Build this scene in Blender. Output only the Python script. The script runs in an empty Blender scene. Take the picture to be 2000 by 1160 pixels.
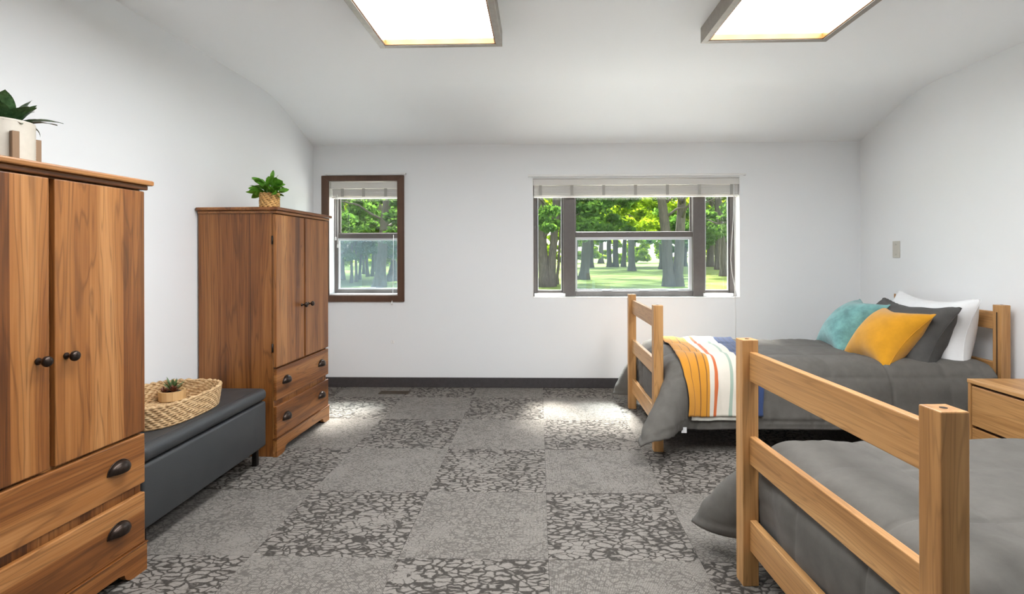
import bpy, bmesh, math, random
import numpy as np
from mathutils import Matrix, Vector
random.seed(7); rng = np.random.default_rng(7)
PI = math.pi
scene = bpy.context.scene
C = scene.collection

# ------------------------------------------------------------------ camera, sky, sun, exposure
EYE = 1.232
FPX, CX, CY = 1043.9, 1021.8, 497.2           # focal length and principal point in pixels of the 2000x1160 frame
cam_data = bpy.data.cameras.new('camera')
cam_data.sensor_fit = 'HORIZONTAL'; cam_data.sensor_width = 36.0
cam_data.lens = FPX / 2000 * 36.0
cam_data.shift_x = (1000 - CX) / 2000
cam_data.shift_y = (CY - 580) / 2000
cam_data.clip_start = 0.05; cam_data.clip_end = 600
cam = bpy.data.objects.new('camera', cam_data); C.objects.link(cam)
cam.matrix_world = (Matrix.Translation((0, 0, EYE)) @ Matrix.Rotation(math.radians(1.64), 4, 'Z')
                    @ Matrix.Rotation(PI / 2, 4, 'X') @ Matrix.Rotation(math.radians(-0.16), 4, 'Z'))
scene.camera = cam

SUN_EL = math.radians(56)
world = bpy.data.worlds.new('sky'); scene.world = world; world.use_nodes = True
nt = world.node_tree; nt.nodes.clear()
sky = nt.nodes.new('ShaderNodeTexSky'); sky.sky_type = 'NISHITA'; sky.sun_disc = False
sky.sun_elevation = SUN_EL; sky.sun_rotation = 0.0; sky.dust_density = 3.0; sky.air_density = 1.0
hs = nt.nodes.new('ShaderNodeHueSaturation'); hs.inputs['Saturation'].default_value = 0.45
bg = nt.nodes.new('ShaderNodeBackground'); bg.inputs['Strength'].default_value = 0.7
wo = nt.nodes.new('ShaderNodeOutputWorld')
nt.links.new(sky.outputs[0], hs.inputs['Color']); nt.links.new(hs.outputs[0], bg.inputs[0]); nt.links.new(bg.outputs[0], wo.inputs[0])

sun_d = bpy.data.lights.new('sun', 'SUN'); sun_d.energy = 20.0; sun_d.angle = math.radians(13); sun_d.color = (1.0, 0.96, 0.9)
sun = bpy.data.objects.new('sun', sun_d); C.objects.link(sun); sun.location = (0, 30, 40)
sun.rotation_euler = (-(PI / 2 - SUN_EL), 0, 0)
LAMP_STRENGTH = 9.0

scene.view_settings.view_transform = 'Standard'; scene.view_settings.look = 'None'
scene.view_settings.exposure = 0.84; scene.view_settings.gamma = 1.0
scene.view_settings.use_curve_mapping = False

# ------------------------------------------------------------------ helpers
MATS = {}
class NB:
    def __init__(s, name):
        s.m = bpy.data.materials.new(name); s.m.use_nodes = True; s.t = s.m.node_tree; s.t.nodes.clear()
        s.out = s.t.nodes.new('ShaderNodeOutputMaterial')
        MATS[name] = s.m
    def n(s, typ, **kw):
        nd = s.t.nodes.new(typ)
        for k, v in kw.items():
            if k.startswith('i_'):
                nd.inputs[k[2:].replace('_', ' ')].default_value = v
            else: setattr(nd, k, v)
        return nd
    def l(s, a, b): s.t.links.new(a, b)
    def bsdf(s, **kw):
        b = s.t.nodes.new('ShaderNodeBsdfPrincipled'); s.l(b.outputs[0], s.out.inputs[0])
        for k, v in kw.items(): b.inputs[k.replace('_', ' ')].default_value = v
        return b
    def math(s, op, a, b=None, clamp=False):
        m = s.t.nodes.new('ShaderNodeMath'); m.operation = op; m.use_clamp = clamp
        for i, x in enumerate((a, b)):
            if x is None: continue
            if isinstance(x, (int, float)): m.inputs[i].default_value = x
            else: s.l(x, m.inputs[i])
        return m.outputs[0]
    def mix(s, f, a, b, typ='MIX'):
        m = s.t.nodes.new('ShaderNodeMix'); m.data_type = 'RGBA'; m.blend_type = typ
        for sock, x in ((m.inputs[0], f), (m.inputs[6], a), (m.inputs[7], b)):
            if isinstance(x, (int, float)): sock.default_value = x
            elif isinstance(x, tuple): sock.default_value = (*x, 1) if len(x) == 3 else x
            else: s.l(x, sock)
        return m.outputs[2]
    def ramp(s, f, stops, interp='LINEAR'):
        r = s.t.nodes.new('ShaderNodeValToRGB'); r.color_ramp.interpolation = interp
        e = r.color_ramp.elements
        while len(e) < len(stops): e.new(0.5)
        for k, (p, c) in zip(e, stops): k.position = p; k.color = (*c, 1) if len(c) == 3 else c
        s.l(f, r.inputs[0]); return r.outputs[0]
    def noise(s, vec, scale, detail=4, rough=0.5, dist=0.0):
        n = s.t.nodes.new('ShaderNodeTexNoise')
        n.inputs['Scale'].default_value = scale; n.inputs['Detail'].default_value = detail
        n.inputs['Roughness'].default_value = rough; n.inputs['Distortion'].default_value = dist
        if vec is not None: s.l(vec, n.inputs['Vector'])
        return n.outputs[0]
    def coord(s, scale=(1, 1, 1), rand=0.0, kind='Object'):
        tc = s.t.nodes.new('ShaderNodeTexCoord'); v = tc.outputs[kind]
        if rand:
            oi = s.t.nodes.new('ShaderNodeObjectInfo')
            vm = s.t.nodes.new('ShaderNodeVectorMath'); vm.operation = 'MULTIPLY_ADD'
            cb = s.t.nodes.new('ShaderNodeCombineXYZ')
            for i in range(3): s.l(oi.outputs['Random'], cb.inputs[i])
            vm.inputs[1].default_value = (rand, rand * 0.73, rand * 1.31)
            s.l(cb.outputs[0], vm.inputs[0]); s.l(v, vm.inputs[2]); v = vm.outputs[0]
        mp = s.t.nodes.new('ShaderNodeMapping'); mp.inputs['Scale'].default_value = scale
        s.l(v, mp.inputs[0]); return mp.outputs[0]
    def bump(s, h, b, strength=0.2, dist=0.01):
        bp = s.t.nodes.new('ShaderNodeBump'); bp.inputs['Strength'].default_value = strength; bp.inputs['Distance'].default_value = dist
        s.l(h, bp.inputs['Height']); s.l(bp.outputs[0], b.inputs['Normal'])

def plain(name, col, rough=0.6, var=0.0, vscale=8, metal=0.0, bump=0.0, bscale=200, spec=0.5):
    k = NB(name); b = k.bsdf(Roughness=rough, Metallic=metal); b.inputs['Specular IOR Level'].default_value = spec
    b.inputs['Base Color'].default_value = (*col, 1)
    if var:
        f = k.noise(k.coord(), vscale, 5, .6)
        c = k.ramp(f, [(0.3, tuple(x * (1 - var) for x in col)), (0.7, tuple(min(1, x * (1 + var)) for x in col))])
        k.l(c, b.inputs['Base Color'])
    if bump: k.bump(k.noise(k.coord(), bscale, 3), b, bump, 0.004)
    return k.m

def wood(name, axis, c0, c1, c2, c3, rough=0.42, plank=0.11, contrast=1.0, along=0.36, across=6.0, ring=1.0):
    """streaky wood whose grain runs along the local axis 0, 1 or 2"""
    k = NB(name); b = k.bsdf(Roughness=rough)
    sc = [across] * 3; sc[axis] = along
    v = k.coord(tuple(sc), rand=17.0)
    warp = k.noise(v, 1.3, 2, .5)
    f1 = k.noise(v, 1.25 * ring, 3, .5, .7)
    fs = [140] * 3; fs[axis] = 3.0
    fine = k.noise(k.coord(tuple(fs), rand=9.0), 1.0, 3, .6)
    ps = [1 / plank] * 3; ps[axis] = 0.05
    vo = k.n('ShaderNodeTexVoronoi', feature='F1'); vo.inputs['Scale'].default_value = 1.0
    k.l(k.coord(tuple(ps), rand=5.0), vo.inputs['Vector'])
    sx = k.n('ShaderNodeSeparateColor'); k.l(vo.outputs['Color'], sx.inputs[0])
    t = k.math('ADD', k.math('MULTIPLY', k.math('SUBTRACT', f1, 0.5), 1.5 * contrast), 0.5)
    t = k.math('ADD', t, k.math('MULTIPLY', k.math('SUBTRACT', fine, 0.5), 0.55))
    t = k.math('ADD', t, k.math('MULTIPLY', k.math('SUBTRACT', sx.outputs[0], 0.5), 0.34), clamp=True)
    col = k.ramp(t, [(0.12, c0), (0.38, c1), (0.62, c2), (0.9, c3)])
    # narrow dark growth lines
    ln = k.math('MULTIPLY', k.math('ADD', f1, k.math('MULTIPLY', warp, 0.25)), 16.0)
    ln = k.math('ABSOLUTE', k.math('SUBTRACT', k.math('FRACT', ln), 0.5))
    dk = k.math('MULTIPLY', k.math('SUBTRACT', 1.0, k.math('MULTIPLY', ln, 5.0), clamp=True), 0.42 * contrast)
    col = k.mix(dk, col, tuple(x * 0.55 for x in c0))
    k.l(col, b.inputs['Base Color'])
    k.bump(fine, b, 0.08, 0.002)
    return k.m

def fabric(name, col, rough=0.9, var=0.12, weave=900, bump=0.25, sheen=0.04):
    k = NB(name); b = k.bsdf(Roughness=rough); b.inputs['Sheen Weight'].default_value = sheen
    b.inputs['Specular IOR Level'].default_value = 0.2
    f = k.noise(k.coord(), 14, 5, .65)
    c = k.ramp(f, [(0.3, tuple(x * (1 - var) for x in col)), (0.7, tuple(x * (1 + var) for x in col))])
    k.l(c, b.inputs['Base Color'])
    k.bump(k.noise(k.coord(), weave, 2), b, bump, 0.002)
    return k.m

def link(name, me, mat=None, parent=None):
    o = bpy.data.objects.new(name, me); C.objects.link(o)
    if mat is not None:
        ms = mat if isinstance(mat, (list, tuple)) else [mat]
        if not me.materials:
            for m in ms: me.materials.append(m)
    if parent is not None: o.parent = parent
    return o
def tag(o, label=None, cat=None, group=None, kind=None):
    if label: o['label'] = label
    if cat: o['category'] = cat
    if group: o['group'] = group
    if kind: o['kind'] = kind
    return o
def empty(name, loc=(0, 0, 0), rz=0.0, label=None, cat=None, group=None, kind=None):
    o = bpy.data.objects.new(name, None); C.objects.link(o); o.location = loc; o.rotation_euler = (0, 0, rz)
    o.empty_display_size = 0.1
    return tag(o, label, cat, group, kind)
def bm_mesh(name, bm, smooth=False):
    me = bpy.data.meshes.new(name); bm.normal_update(); bm.to_mesh(me); bm.free()
    if smooth:
        me.polygons.foreach_set('use_smooth', [True] * len(me.polygons))
    return me
def box(name, x0, x1, y0, y1, z0, z1, mat, parent=None, bev=0.0, seg=2, origin=True, smooth=False):
    """box between the given bounds, origin at its centre"""
    bm = bmesh.new(); bmesh.ops.create_cube(bm, size=1.0)
    bmesh.ops.scale(bm, vec=(x1 - x0, y1 - y0, z1 - z0), verts=bm.verts)
    if bev:
        bmesh.ops.bevel(bm, geom=list(bm.edges) + list(bm.verts), offset=bev, segments=seg, profile=0.5, affect='EDGES', clamp_overlap=True)
    me = bm_mesh(name, bm, smooth or (bev > 0.012))
    o = link(name, me, mat, parent); o.location = ((x0 + x1) / 2, (y0 + y1) / 2, (z0 + z1) / 2)
    return o
def prism(name, prof, axis, a0, a1, mat, parent=None, bev=0.0):
    """extrude a closed 2-D profile along axis 0 (profile y,z) or axis 1 (profile x,z)"""
    bm = bmesh.new()
    def P(p, a): return (a, p[0], p[1]) if axis == 0 else (p[0], a, p[1])
    A = [bm.verts.new(P(p, a0)) for p in prof]; B = [bm.verts.new(P(p, a1)) for p in prof]
    n = len(prof)
    bm.faces.new(A); bm.faces.new(B[::-1])
    for i in range(n): bm.faces.new((A[i], B[i], B[(i + 1) % n], A[(i + 1) % n]))
    bmesh.ops.recalc_face_normals(bm, faces=bm.faces)
    if bev: bmesh.ops.bevel(bm, geom=list(bm.edges), offset=bev, segments=2, affect='EDGES', clamp_overlap=True)
    return link(name, bm_mesh(name, bm), mat, parent)
def lathe(name, prof, mat, parent=None, seg=32, loc=(0, 0, 0), smooth=True, axis='Z', caps=True):
    """revolve (radius, height) points"""
    V = []; F = []
    for r, z in prof:
        for i in range(seg):
            a = 2 * PI * i / seg; V.append((r * math.cos(a), r * math.sin(a), z))
    for j in range(len(prof) - 1):
        for i in range(seg):
            F.append((j * seg + i, j * seg + (i + 1) % seg, (j + 1) * seg + (i + 1) % seg, (j + 1) * seg + i))
    if caps:
        F.append(tuple(range(seg))[::-1]); F.append(tuple(range((len(prof) - 1) * seg, len(prof) * seg)))
    if axis == 'X': V = [(z, x, y) for x, y, z in V]
    me = bpy.data.meshes.new(name); me.from_pydata(V, [], F)
    if smooth: me.polygons.foreach_set('use_smooth', [True] * len(me.polygons))
    o = link(name, me, mat, parent); o.location = loc; return o
def tube(pts, radii, seg=8, closed=False):
    """vertices and faces of a tube along points"""
    pts = [Vector(p) for p in pts]; n = len(pts); V = []; F = []
    if isinstance(radii, (int, float)): radii = [radii] * n
    prev = None
    for i, p in enumerate(pts):
        if closed: d = (pts[(i + 1) % n] - pts[i - 1]).normalized()
        else: d = (pts[min(i + 1, n - 1)] - pts[max(i - 1, 0)]).normalized()
        ref = prev if prev is not None else (Vector((0, 0, 1)) if abs(d.z) < .9 else Vector((1, 0, 0)))
        u = d.cross(ref); 
        if u.length < 1e-5: u = d.cross(Vector((0, 1, 0)))
        u.normalize(); w = u.cross(d).normalized(); prev = w
        for k in range(seg):
            a = 2 * PI * k / seg
            V.append(tuple(p + (u * math.cos(a) + w * math.sin(a)) * radii[i]))
    m = n if closed else n - 1
    for i in range(m):
        for k in range(seg):
            j = (i + 1) % n
            F.append((i * seg + k, i * seg + (k + 1) % seg, j * seg + (k + 1) % seg, j * seg + k))
    if not closed:
        F.append(tuple(range(seg))[::-1]); F.append(tuple((n - 1) * seg + k for k in range(seg)))
    return V, F
def tube_obj(name, pts, radii, mat, parent=None, seg=8, closed=False):
    V, F = tube(pts, radii, seg, closed)
    me = bpy.data.meshes.new(name); me.from_pydata(V, [], F); me.polygons.foreach_set('use_smooth', [True] * len(me.polygons))
    return link(name, me, mat, parent)
def grid_mesh(name, P, uv=None, closed_u=False):
    """P: array [n, m, 3]"""
    n, m = P.shape[:2]
    V = P.reshape(-1, 3).tolist(); F = []
    for i in range(n if closed_u else n - 1):
        i2 = (i + 1) % n
        for j in range(m - 1):
            F.append((i * m + j, i2 * m + j, i2 * m + j + 1, i * m + j + 1))
    me = bpy.data.meshes.new(name); me.from_pydata(V, [], F)
    me.polygons.foreach_set('use_smooth', [True] * len(me.polygons))
    if uv is not None:
        lay = me.uv_layers.new(name='UVMap')
        idx = np.empty(len(me.loops), dtype=np.int32); me.loops.foreach_get('vertex_index', idx)
        lay.data.foreach_set('uv', uv.reshape(-1, 2)[idx].astype(np.float32).ravel())
    return me
def vnoise(x, y, seed=0):
    """cheap smooth noise from summed sines, about -1..1"""
    r = np.random.default_rng(seed); s = 0
    for k in range(6):
        a = r.uniform(0, 2 * PI); f = r.uniform(.6, 1.8); ph = r.uniform(0, 6.28)
        s = s + np.sin((x * math.cos(a) + y * math.sin(a)) * f + ph + 0.7 * np.sin(y * f * .7 + ph * 2))
    return s / 4.0

# ------------------------------------------------------------------ materials
k = NB('wall_paint'); b = k.bsdf(Roughness=0.75); b.inputs['Base Color'].default_value = (0.85, 0.866, 0.878, 1); b.inputs['Specular IOR Level'].default_value = 0.25
k.bump(k.noise(k.coord(), 260, 3), b, 0.12, 0.002); M_wall = k.m
k = NB('ceiling_paint'); b = k.bsdf(Roughness=0.6); b.inputs['Base Color'].default_value = (0.93, 0.948, 0.965, 1); b.inputs['Specular IOR Level'].default_value = 0.3
k.bump(k.noise(k.coord(), 90, 3), b, 0.06, 0.002); M_ceil = k.m
M_white = plain('white_trim_paint', (0.82, 0.82, 0.81), 0.4)
M_rubber = plain('dark_rubber_baseboard', (0.055, 0.05, 0.052), 0.5, 0.15, 30)
M_bronze_frame = plain('bronze_window_frame', (0.125, 0.112, 0.106), 0.4, 0.08, 20)
M_alu = plain('aluminium_edge', (0.62, 0.64, 0.66), 0.35, metal=0.3)
M_casing = wood('brown_casing_wood', 2, (.075, .035, .02), (.105, .052, .03), (.13, .065, .038), (.16, .08, .048), 0.5, 0.3, .6)
M_blind = plain('white_faux_wood_slat', (0.90, 0.89, 0.865), 0.5, 0.05, 30)
k = NB('white_woven_slat'); b = k.bsdf(Roughness=.6); b.inputs['Base Color'].default_value = (.90, .89, .865, 1)
tl = k.n('ShaderNodeBsdfTranslucent'); tl.inputs[0].default_value = (.85, .83, .78, 1); mx = k.n('ShaderNodeMixShader'); mx.inputs[0].default_value = .35
k.l(b.outputs[0], mx.inputs[1]); k.l(tl.outputs[0], mx.inputs[2]); k.l(mx.outputs[0], k.out.inputs[0]); M_blind = k.m
M_tape = plain('grey_ladder_tape', (0.42, 0.41, 0.38), 0.9)
M_cord = plain('white_cord', (0.85, 0.85, 0.83), 0.7)

k = NB('window_glass'); gl = k.n('ShaderNodeBsdfGlossy'); gl.inputs['Roughness'].default_value = 0.0; gl.inputs['Color'].default_value = (1, 1, 1, 1)
tr = k.n('ShaderNodeBsdfTransparent'); tr.inputs[0].default_value = (0.97, 0.985, 0.98, 1)
mx = k.n('ShaderNodeMixShader'); mx.inputs[0].default_value = 0.035
k.l(tr.outputs[0], mx.inputs[1]); k.l(gl.outputs[0], mx.inputs[2]); k.l(mx.outputs[0], k.out.inputs[0]); M_glass = k.m
def screen(name, fac):
    k = NB(name); df = k.n('ShaderNodeBsdfDiffuse'); df.inputs[0].default_value = (0.45, 0.54, 0.60, 1)
    tr = k.n('ShaderNodeBsdfTransparent'); tr.inputs[0].default_value = (0.90, 0.95, 0.98, 1)
    mx = k.n('ShaderNodeMixShader'); mx.inputs[0].default_value = fac
    k.l(tr.outputs[0], mx.inputs[1]); k.l(df.outputs[0], mx.inputs[2]); k.l(mx.outputs[0], k.out.inputs[0]); return k.m
M_screen = screen('hazy_insect_screen', .17); M_screen2 = screen('fine_insect_screen', .07)

CH = ((.085, .026, .006), (.220, .076, .017), (.330, .130, .034), (.45, .210, .072))
M_ch_v = wood('cherry_wood_upright', 2, *CH, rough=0.38)
M_ch_h = wood('cherry_wood_level', 1, *CH, rough=0.38)
M_ch_dark = plain('cherry_shadow_wood', (.07, .028, .012), 0.6)
OK = ((.27, .120, .036), (.43, .215, .075), (.54, .29, .11), (.64, .375, .165))
M_oak_x = wood('oak_wood_lengthwise', 0, *OK, rough=0.4, plank=.3, contrast=.8, along=.35, across=8, ring=1.2)
M_oak_y = wood('oak_wood_crosswise', 1, *OK, rough=0.4, plank=.3, contrast=.8, along=.35, across=8, ring=1.2)
M_oak_z = wood('oak_wood_upright', 2, *OK, rough=0.4, plank=.3, contrast=.8, along=.35, across=8, ring=1.2)
M_hole = plain('dark_hole', (.03, .015, .008), .8)
M_metal = plain('oil_rubbed_bronze', (0.045, 0.032, 0.026), 0.32, 0.3, 60, metal=0.85)
M_hinge = plain('dark_hinge_metal', (0.02, 0.016, 0.014), 0.4, metal=0.6)
M_comf = fabric('charcoal_comforter_cloth', (.118, .110, .099))
M_graypil = fabric('charcoal_pillow_cloth', (.085, .082, .078))
M_white_cloth = fabric('white_pillow_cloth', (.78, .78, .78), var=.03)
M_teal = fabric('teal_velvet', (.155, .335, .325), var=.32, sheen=.35)
M_mustard = fabric('mustard_velvet', (.60, .275, .014), var=.10, sheen=.3)
M_deck = plain('black_bed_deck_fabric', (.015, .015, .017), .9)
M_tagcloth = plain('white_care_tag', (.8, .8, .8), .8)

k = NB('black_leather'); b = k.bsdf(Roughness=0.42); b.inputs['Base Color'].default_value = (.036, .038, .040, 1)
vo = k.n('ShaderNodeTexVoronoi', feature='DISTANCE_TO_EDGE'); vo.inputs['Scale'].default_value = 260; k.l(k.coord(), vo.inputs['Vector'])
k.bump(vo.outputs[0], b, 0.25, 0.002)
k.l(k.ramp(k.noise(k.coord(), 6, 4), [(.3, (.40, .40, .40)), (.7, (.52, .52, .52))]), b.inputs['Roughness']); M_leather = k.m

k = NB('wicker_strand'); b = k.bsdf(Roughness=.7)
f = k.noise(k.coord(), 60, 4, .6)
k.l(k.ramp(f, [(.3, (.30, .17, .07)), (.5, (.55, .36, .18)), (.75, (.72, .53, .31))]), b.inputs['Base Color']); M_wicker = k.m
M_wicker2 = plain('golden_wicker', (.58, .34, .12), .65, .35, 90)
M_potwood = wood('pale_pot_wood', 2, (.50, .30, .13), (.60, .38, .17), (.66, .43, .20), (.72, .50, .26), .55, .1, .6)
M_ceramic = plain('cream_ribbed_ceramic', (.62, .575, .49), .45, .05, 30)
M_standwood = wood('grey_brown_stand_wood', 2, (.20, .12, .06), (.28, .17, .09), (.34, .21, .12), (.4, .26, .15), .55, .1, .6)
M_soil = plain('dark_soil', (.03, .02, .014), .95, .4, 80)

def leafmat(name, c0, c1, trans=0.25, rough=.45, scale=20):
    k = NB(name); b = k.bsdf(Roughness=rough)
    f = k.noise(k.coord(rand=6), scale, 4, .6)
    c = k.ramp(f, [(.32, c0), (.68, c1)])
    k.l(c, b.inputs['Base Color'])
    if trans:
        tl = k.n('ShaderNodeBsdfTranslucent'); mx = k.n('ShaderNodeMixShader'); mx.inputs[0].default_value = trans
        k.l(k.mix(1.0, c, (1.5, 1.35, .6), 'MULTIPLY'), tl.inputs[0]); k.l(b.outputs[0], mx.inputs[1]); k.l(tl.outputs[0], mx.inputs[2]); k.l(mx.outputs[0], k.out.inputs[0])
    return k.m
M_leaf_house = leafmat('glossy_green_leaf', (.05, .17, .012), (.15, .37, .04))
M_leaf_dark = leafmat('dark_speckled_leaf', (.014, .048, .012), (.075, .15, .06), .15, .4, 70)
M_leaf_dry = leafmat('brownish_drooping_leaf', (.05, .06, .03), (.10, .11, .06), .1)
M_succ_red = leafmat('dark_red_succulent_leaf', (.09, .02, .012), (.18, .06, .03), .1)
M_succ_green = leafmat('grey_green_succulent_leaf', (.08, .14, .05), (.16, .24, .10), .1)

# carpet tile materials (two kinds laid like a chequerboard)
def carpet(name, dark):
    k = NB(name); b = k.bsdf(Roughness=.7); b.inputs['Specular IOR Level'].default_value = .12
    v0 = k.coord((1, 1, 1), rand=31.0)
    nz = k.n('ShaderNodeTexNoise'); nz.inputs['Scale'].default_value = 13; nz.inputs['Detail'].default_value = 2; k.l(v0, nz.inputs['Vector'])
    vm = k.n('ShaderNodeVectorMath', operation='MULTIPLY_ADD'); vm.inputs[1].default_value = (.11, .06, 0)
    k.l(nz.outputs['Color'], vm.inputs[0]); k.l(v0, vm.inputs[2])
    mp = k.n('ShaderNodeMapping'); mp.inputs['Scale'].default_value = (20, 38, 1) if dark else (40, 54, 1)
    mp.inputs['Rotation'].default_value = (0, 0, .12 if dark else .7)
    k.l(vm.outputs[0], mp.inputs[0])
    vo = k.n('ShaderNodeTexVoronoi', feature='DISTANCE_TO_EDGE'); vo.inputs['Scale'].default_value = 1.0; vo.inputs['Randomness'].default_value = 1.0
    k.l(mp.outputs[0], vo.inputs['Vector'])
    patch = k.noise(v0, 4.2, 3, .6)
    frag = k.noise(v0, 22, 3, .6)
    dist = k.math('ADD', vo.outputs['Distance'], k.math('MULTIPLY', k.math('SUBTRACT', k.noise(k.coord((70, 230, 1), rand=31.0), 1.0, 3, .7), .5), .34))
    wid = k.math('MULTIPLY', k.math('MULTIPLY', k.math('SUBTRACT', patch, .27), 4.2, clamp=True), k.math('MULTIPLY', k.math('SUBTRACT', frag, .20), .74 if dark else .55))
    wid = k.math('MINIMUM', wid, .17 if dark else .2)
    line = k.math('SUBTRACT', 1.0, k.math('DIVIDE', dist, k.math('MAXIMUM', wid, .01)), clamp=True)
    line = k.math('MULTIPLY', line, 1.8 if dark else 1.5, clamp=True)
    fuzz = k.noise(k.coord(rand=3), 420, 2, .7)
    fleck = k.noise(v0, 110, 4, .75)
    li = (.285, .260, .233); da = (.036, .031, .026)
    if not dark: da = (.115, .103, .091); li = (.325, .298, .268)
    base = k.mix(k.math('MULTIPLY', line, .96 if dark else .75), li, da)
    base = k.mix(k.math('MULTIPLY', k.math('SUBTRACT', fleck, .44), 2.0, clamp=True), base, tuple(x * .33 for x in li))
    # ribs of the pile
    sx = k.n('ShaderNodeSeparateXYZ'); k.l(k.coord(), sx.inputs[0])
    rib = k.math('SINE', k.math('MULTIPLY', sx.outputs[1 if dark else 0], 2 * PI / (.0045 if dark else .0062)))
    base = k.mix(k.math('MULTIPLY', k.math('ADD', rib, 1.0), .14 if dark else .34), base, (.05, .045, .04))
    base = k.mix(k.math('MULTIPLY', k.math('SUBTRACT', fuzz, .4), .5, clamp=True), base, (.045, .041, .037))
    k.l(base, b.inputs['Base Color'])
    k.bump(k.math('ADD', k.math('MULTIPLY', rib, .3), fuzz), b, .4, .002)
    return k.m
M_carp_d = carpet('carpet_tile_dark_vein', True)
M_carp_l = carpet('carpet_tile_pale_rib', False)
M_under = plain('carpet_backing', (.05, .048, .045), .9)

# ------------------------------------------------------------------ room shell
XL, XR, YN, YB, ZC = -2.108, 2.93, -1.75, 4.952, 2.508
T = 0.2
fl = box('floor', XL - T, XR + T, YN - T, YB + T, -.16, -.007, M_under); tag(fl, 'carpet tile floor in a chequerboard of dark and pale grey', kind='structure')
TS = .61; TX0, TY0 = -.574, 2.1595          # a seam corner measured on the floor
tile_me = {}
fl_off = Vector(fl.location)
for i in range(-4, 8):
    for j in range(-8, 6):
        x0 = max(TX0 + i * TS, XL); x1 = min(TX0 + (i + 1) * TS, XR)
        y0 = max(TY0 + j * TS, YN); y1 = min(TY0 + (j + 1) * TS, YB)
        if x1 - x0 < .02 or y1 - y0 < .02: continue
        dark = (i + j) % 2 != 0       # the tile right of the first seam, row of the second seam, is pale
        key = (dark, round(x1 - x0, 4), round(y1 - y0, 4))
        if key not in tile_me:
            bm = bmesh.new(); bmesh.ops.create_cube(bm, size=1); g = .0012
            bmesh.ops.scale(bm, vec=(x1 - x0 - g, y1 - y0 - g, .007), verts=bm.verts)
            tile_me[key] = bm_mesh('carpet_tile', bm); tile_me[key].materials.append(M_carp_d if dark else M_carp_l)
        o = link('carpet_tile', tile_me[key], None, fl)
        o.location = Vector(((x0 + x1) / 2, (y0 + y1) / 2, -.0035)) - fl_off

def wall_with_holes(name, holes, x0, x1, y0, y1, z0, z1):
    """wall in the XZ plane made of blocks around rectangular holes, welded into one mesh"""
    xs = sorted({x0, x1, *[h[0] for h in holes], *[h[1] for h in holes]})
    zs = sorted({z0, z1, *[h[2] for h in holes], *[h[3] for h in holes]})
    def inside(cx, cz): return any(h[0] < cx < h[1] and h[2] < cz < h[3] for h in holes)
    solid = [[not inside((xs[i] + xs[i + 1]) / 2, (zs[j] + zs[j + 1]) / 2) for j in range(len(zs) - 1)] for i in range(len(xs) - 1)]
    bm = bmesh.new(); vc = {}
    def v(x, y, z):
        if (x, y, z) not in vc: vc[(x, y, z)] = bm.verts.new((x, y, z))
        return vc[(x, y, z)]
    def S(i, j): return 0 <= i < len(xs) - 1 and 0 <= j < len(zs) - 1 and solid[i][j]
    for i in range(len(xs) - 1):
        for j in range(len(zs) - 1):
            if not solid[i][j]: continue
            a, b2, c, d = xs[i], xs[i + 1], zs[j], zs[j + 1]
            bm.faces.new((v(a, y0, c), v(b2, y0, c), v(b2, y0, d), v(a, y0, d)))
            bm.faces.new((v(a, y1, c), v(a, y1, d), v(b2, y1, d), v(b2, y1, c)))
            if not S(i - 1, j): bm.faces.new((v(a, y0, c), v(a, y0, d), v(a, y1, d), v(a, y1, c)))
            if not S(i + 1, j): bm.faces.new((v(b2, y0, c), v(b2, y1, c), v(b2, y1, d), v(b2, y0, d)))
            if not S(i, j - 1): bm.faces.new((v(a, y0, c), v(a, y1, c), v(b2, y1, c), v(b2, y0, c)))
            if not S(i, j + 1): bm.faces.new((v(a, y0, d), v(b2, y0, d), v(b2, y1, d), v(a, y1, d)))
    return link(name, bm_mesh(name, bm), M_wall)
H1 = (-1.965, -1.305, .848, 1.932)        # small window opening
H2 = (-.055, 1.850, .824, 1.94)           # wide window opening
w = wall_with_holes('wall_far', [H1, H2], XL - T, XR + T, YB, YB + T, -.16, 2.62); tag(w, 'white window wall at the far end', kind='structure')
tag(box('wall_left', XL - T, XL, YN - T, YB, -.16, 2.62, M_wall), 'white wall behind the wardrobes', kind='structure')
tag(box('wall_right', XR, XR + T, YN - T, YB, -.16, 2.62, M_wall), 'white wall behind the beds', kind='structure')
tag(box('wall_near', XL, XR, YN - T, YN, -.16, 2.62, M_wall), 'white wall behind the viewer', kind='structure')
# ceiling: flat, then rolling over into a slope that falls to the window wall
prof = [(YN - T, ZC)]
Yk, sl = 4.20, .335
for q in np.linspace(-.22, .22, 12):
    z = ZC - sl * ((q + .22) ** 2) / (2 * .44); prof.append((Yk + q, z))
prof.append((YB + T, ZC - sl * (YB + T - Yk)))
prof2 = prof + [(YB + T, 2.75), (YN - T, 2.75)]
ce = prism('ceiling', [(y, z) for y, z in prof2], 0, XL - T, XR + T, M_ceil); tag(ce, 'white ceiling sloping down to the window wall', kind='structure')
# baseboards
def bb(name, x0, x1, y0, y1): tag(box(name, x0, x1, y0, y1, 0, .092, M_rubber, bev=.003), 'dark rubber baseboard', kind='structure')
bb('baseboard_far', XL, XR, YB - .012, YB)
bb('baseboard_left', XL, XL + .012, YN, YB - .012)
bb('baseboard_right', XR - .012, XR, YN, YB - .012)
bb('baseboard_near', XL + .012, XR - .012, YN, YN + .012)

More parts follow.
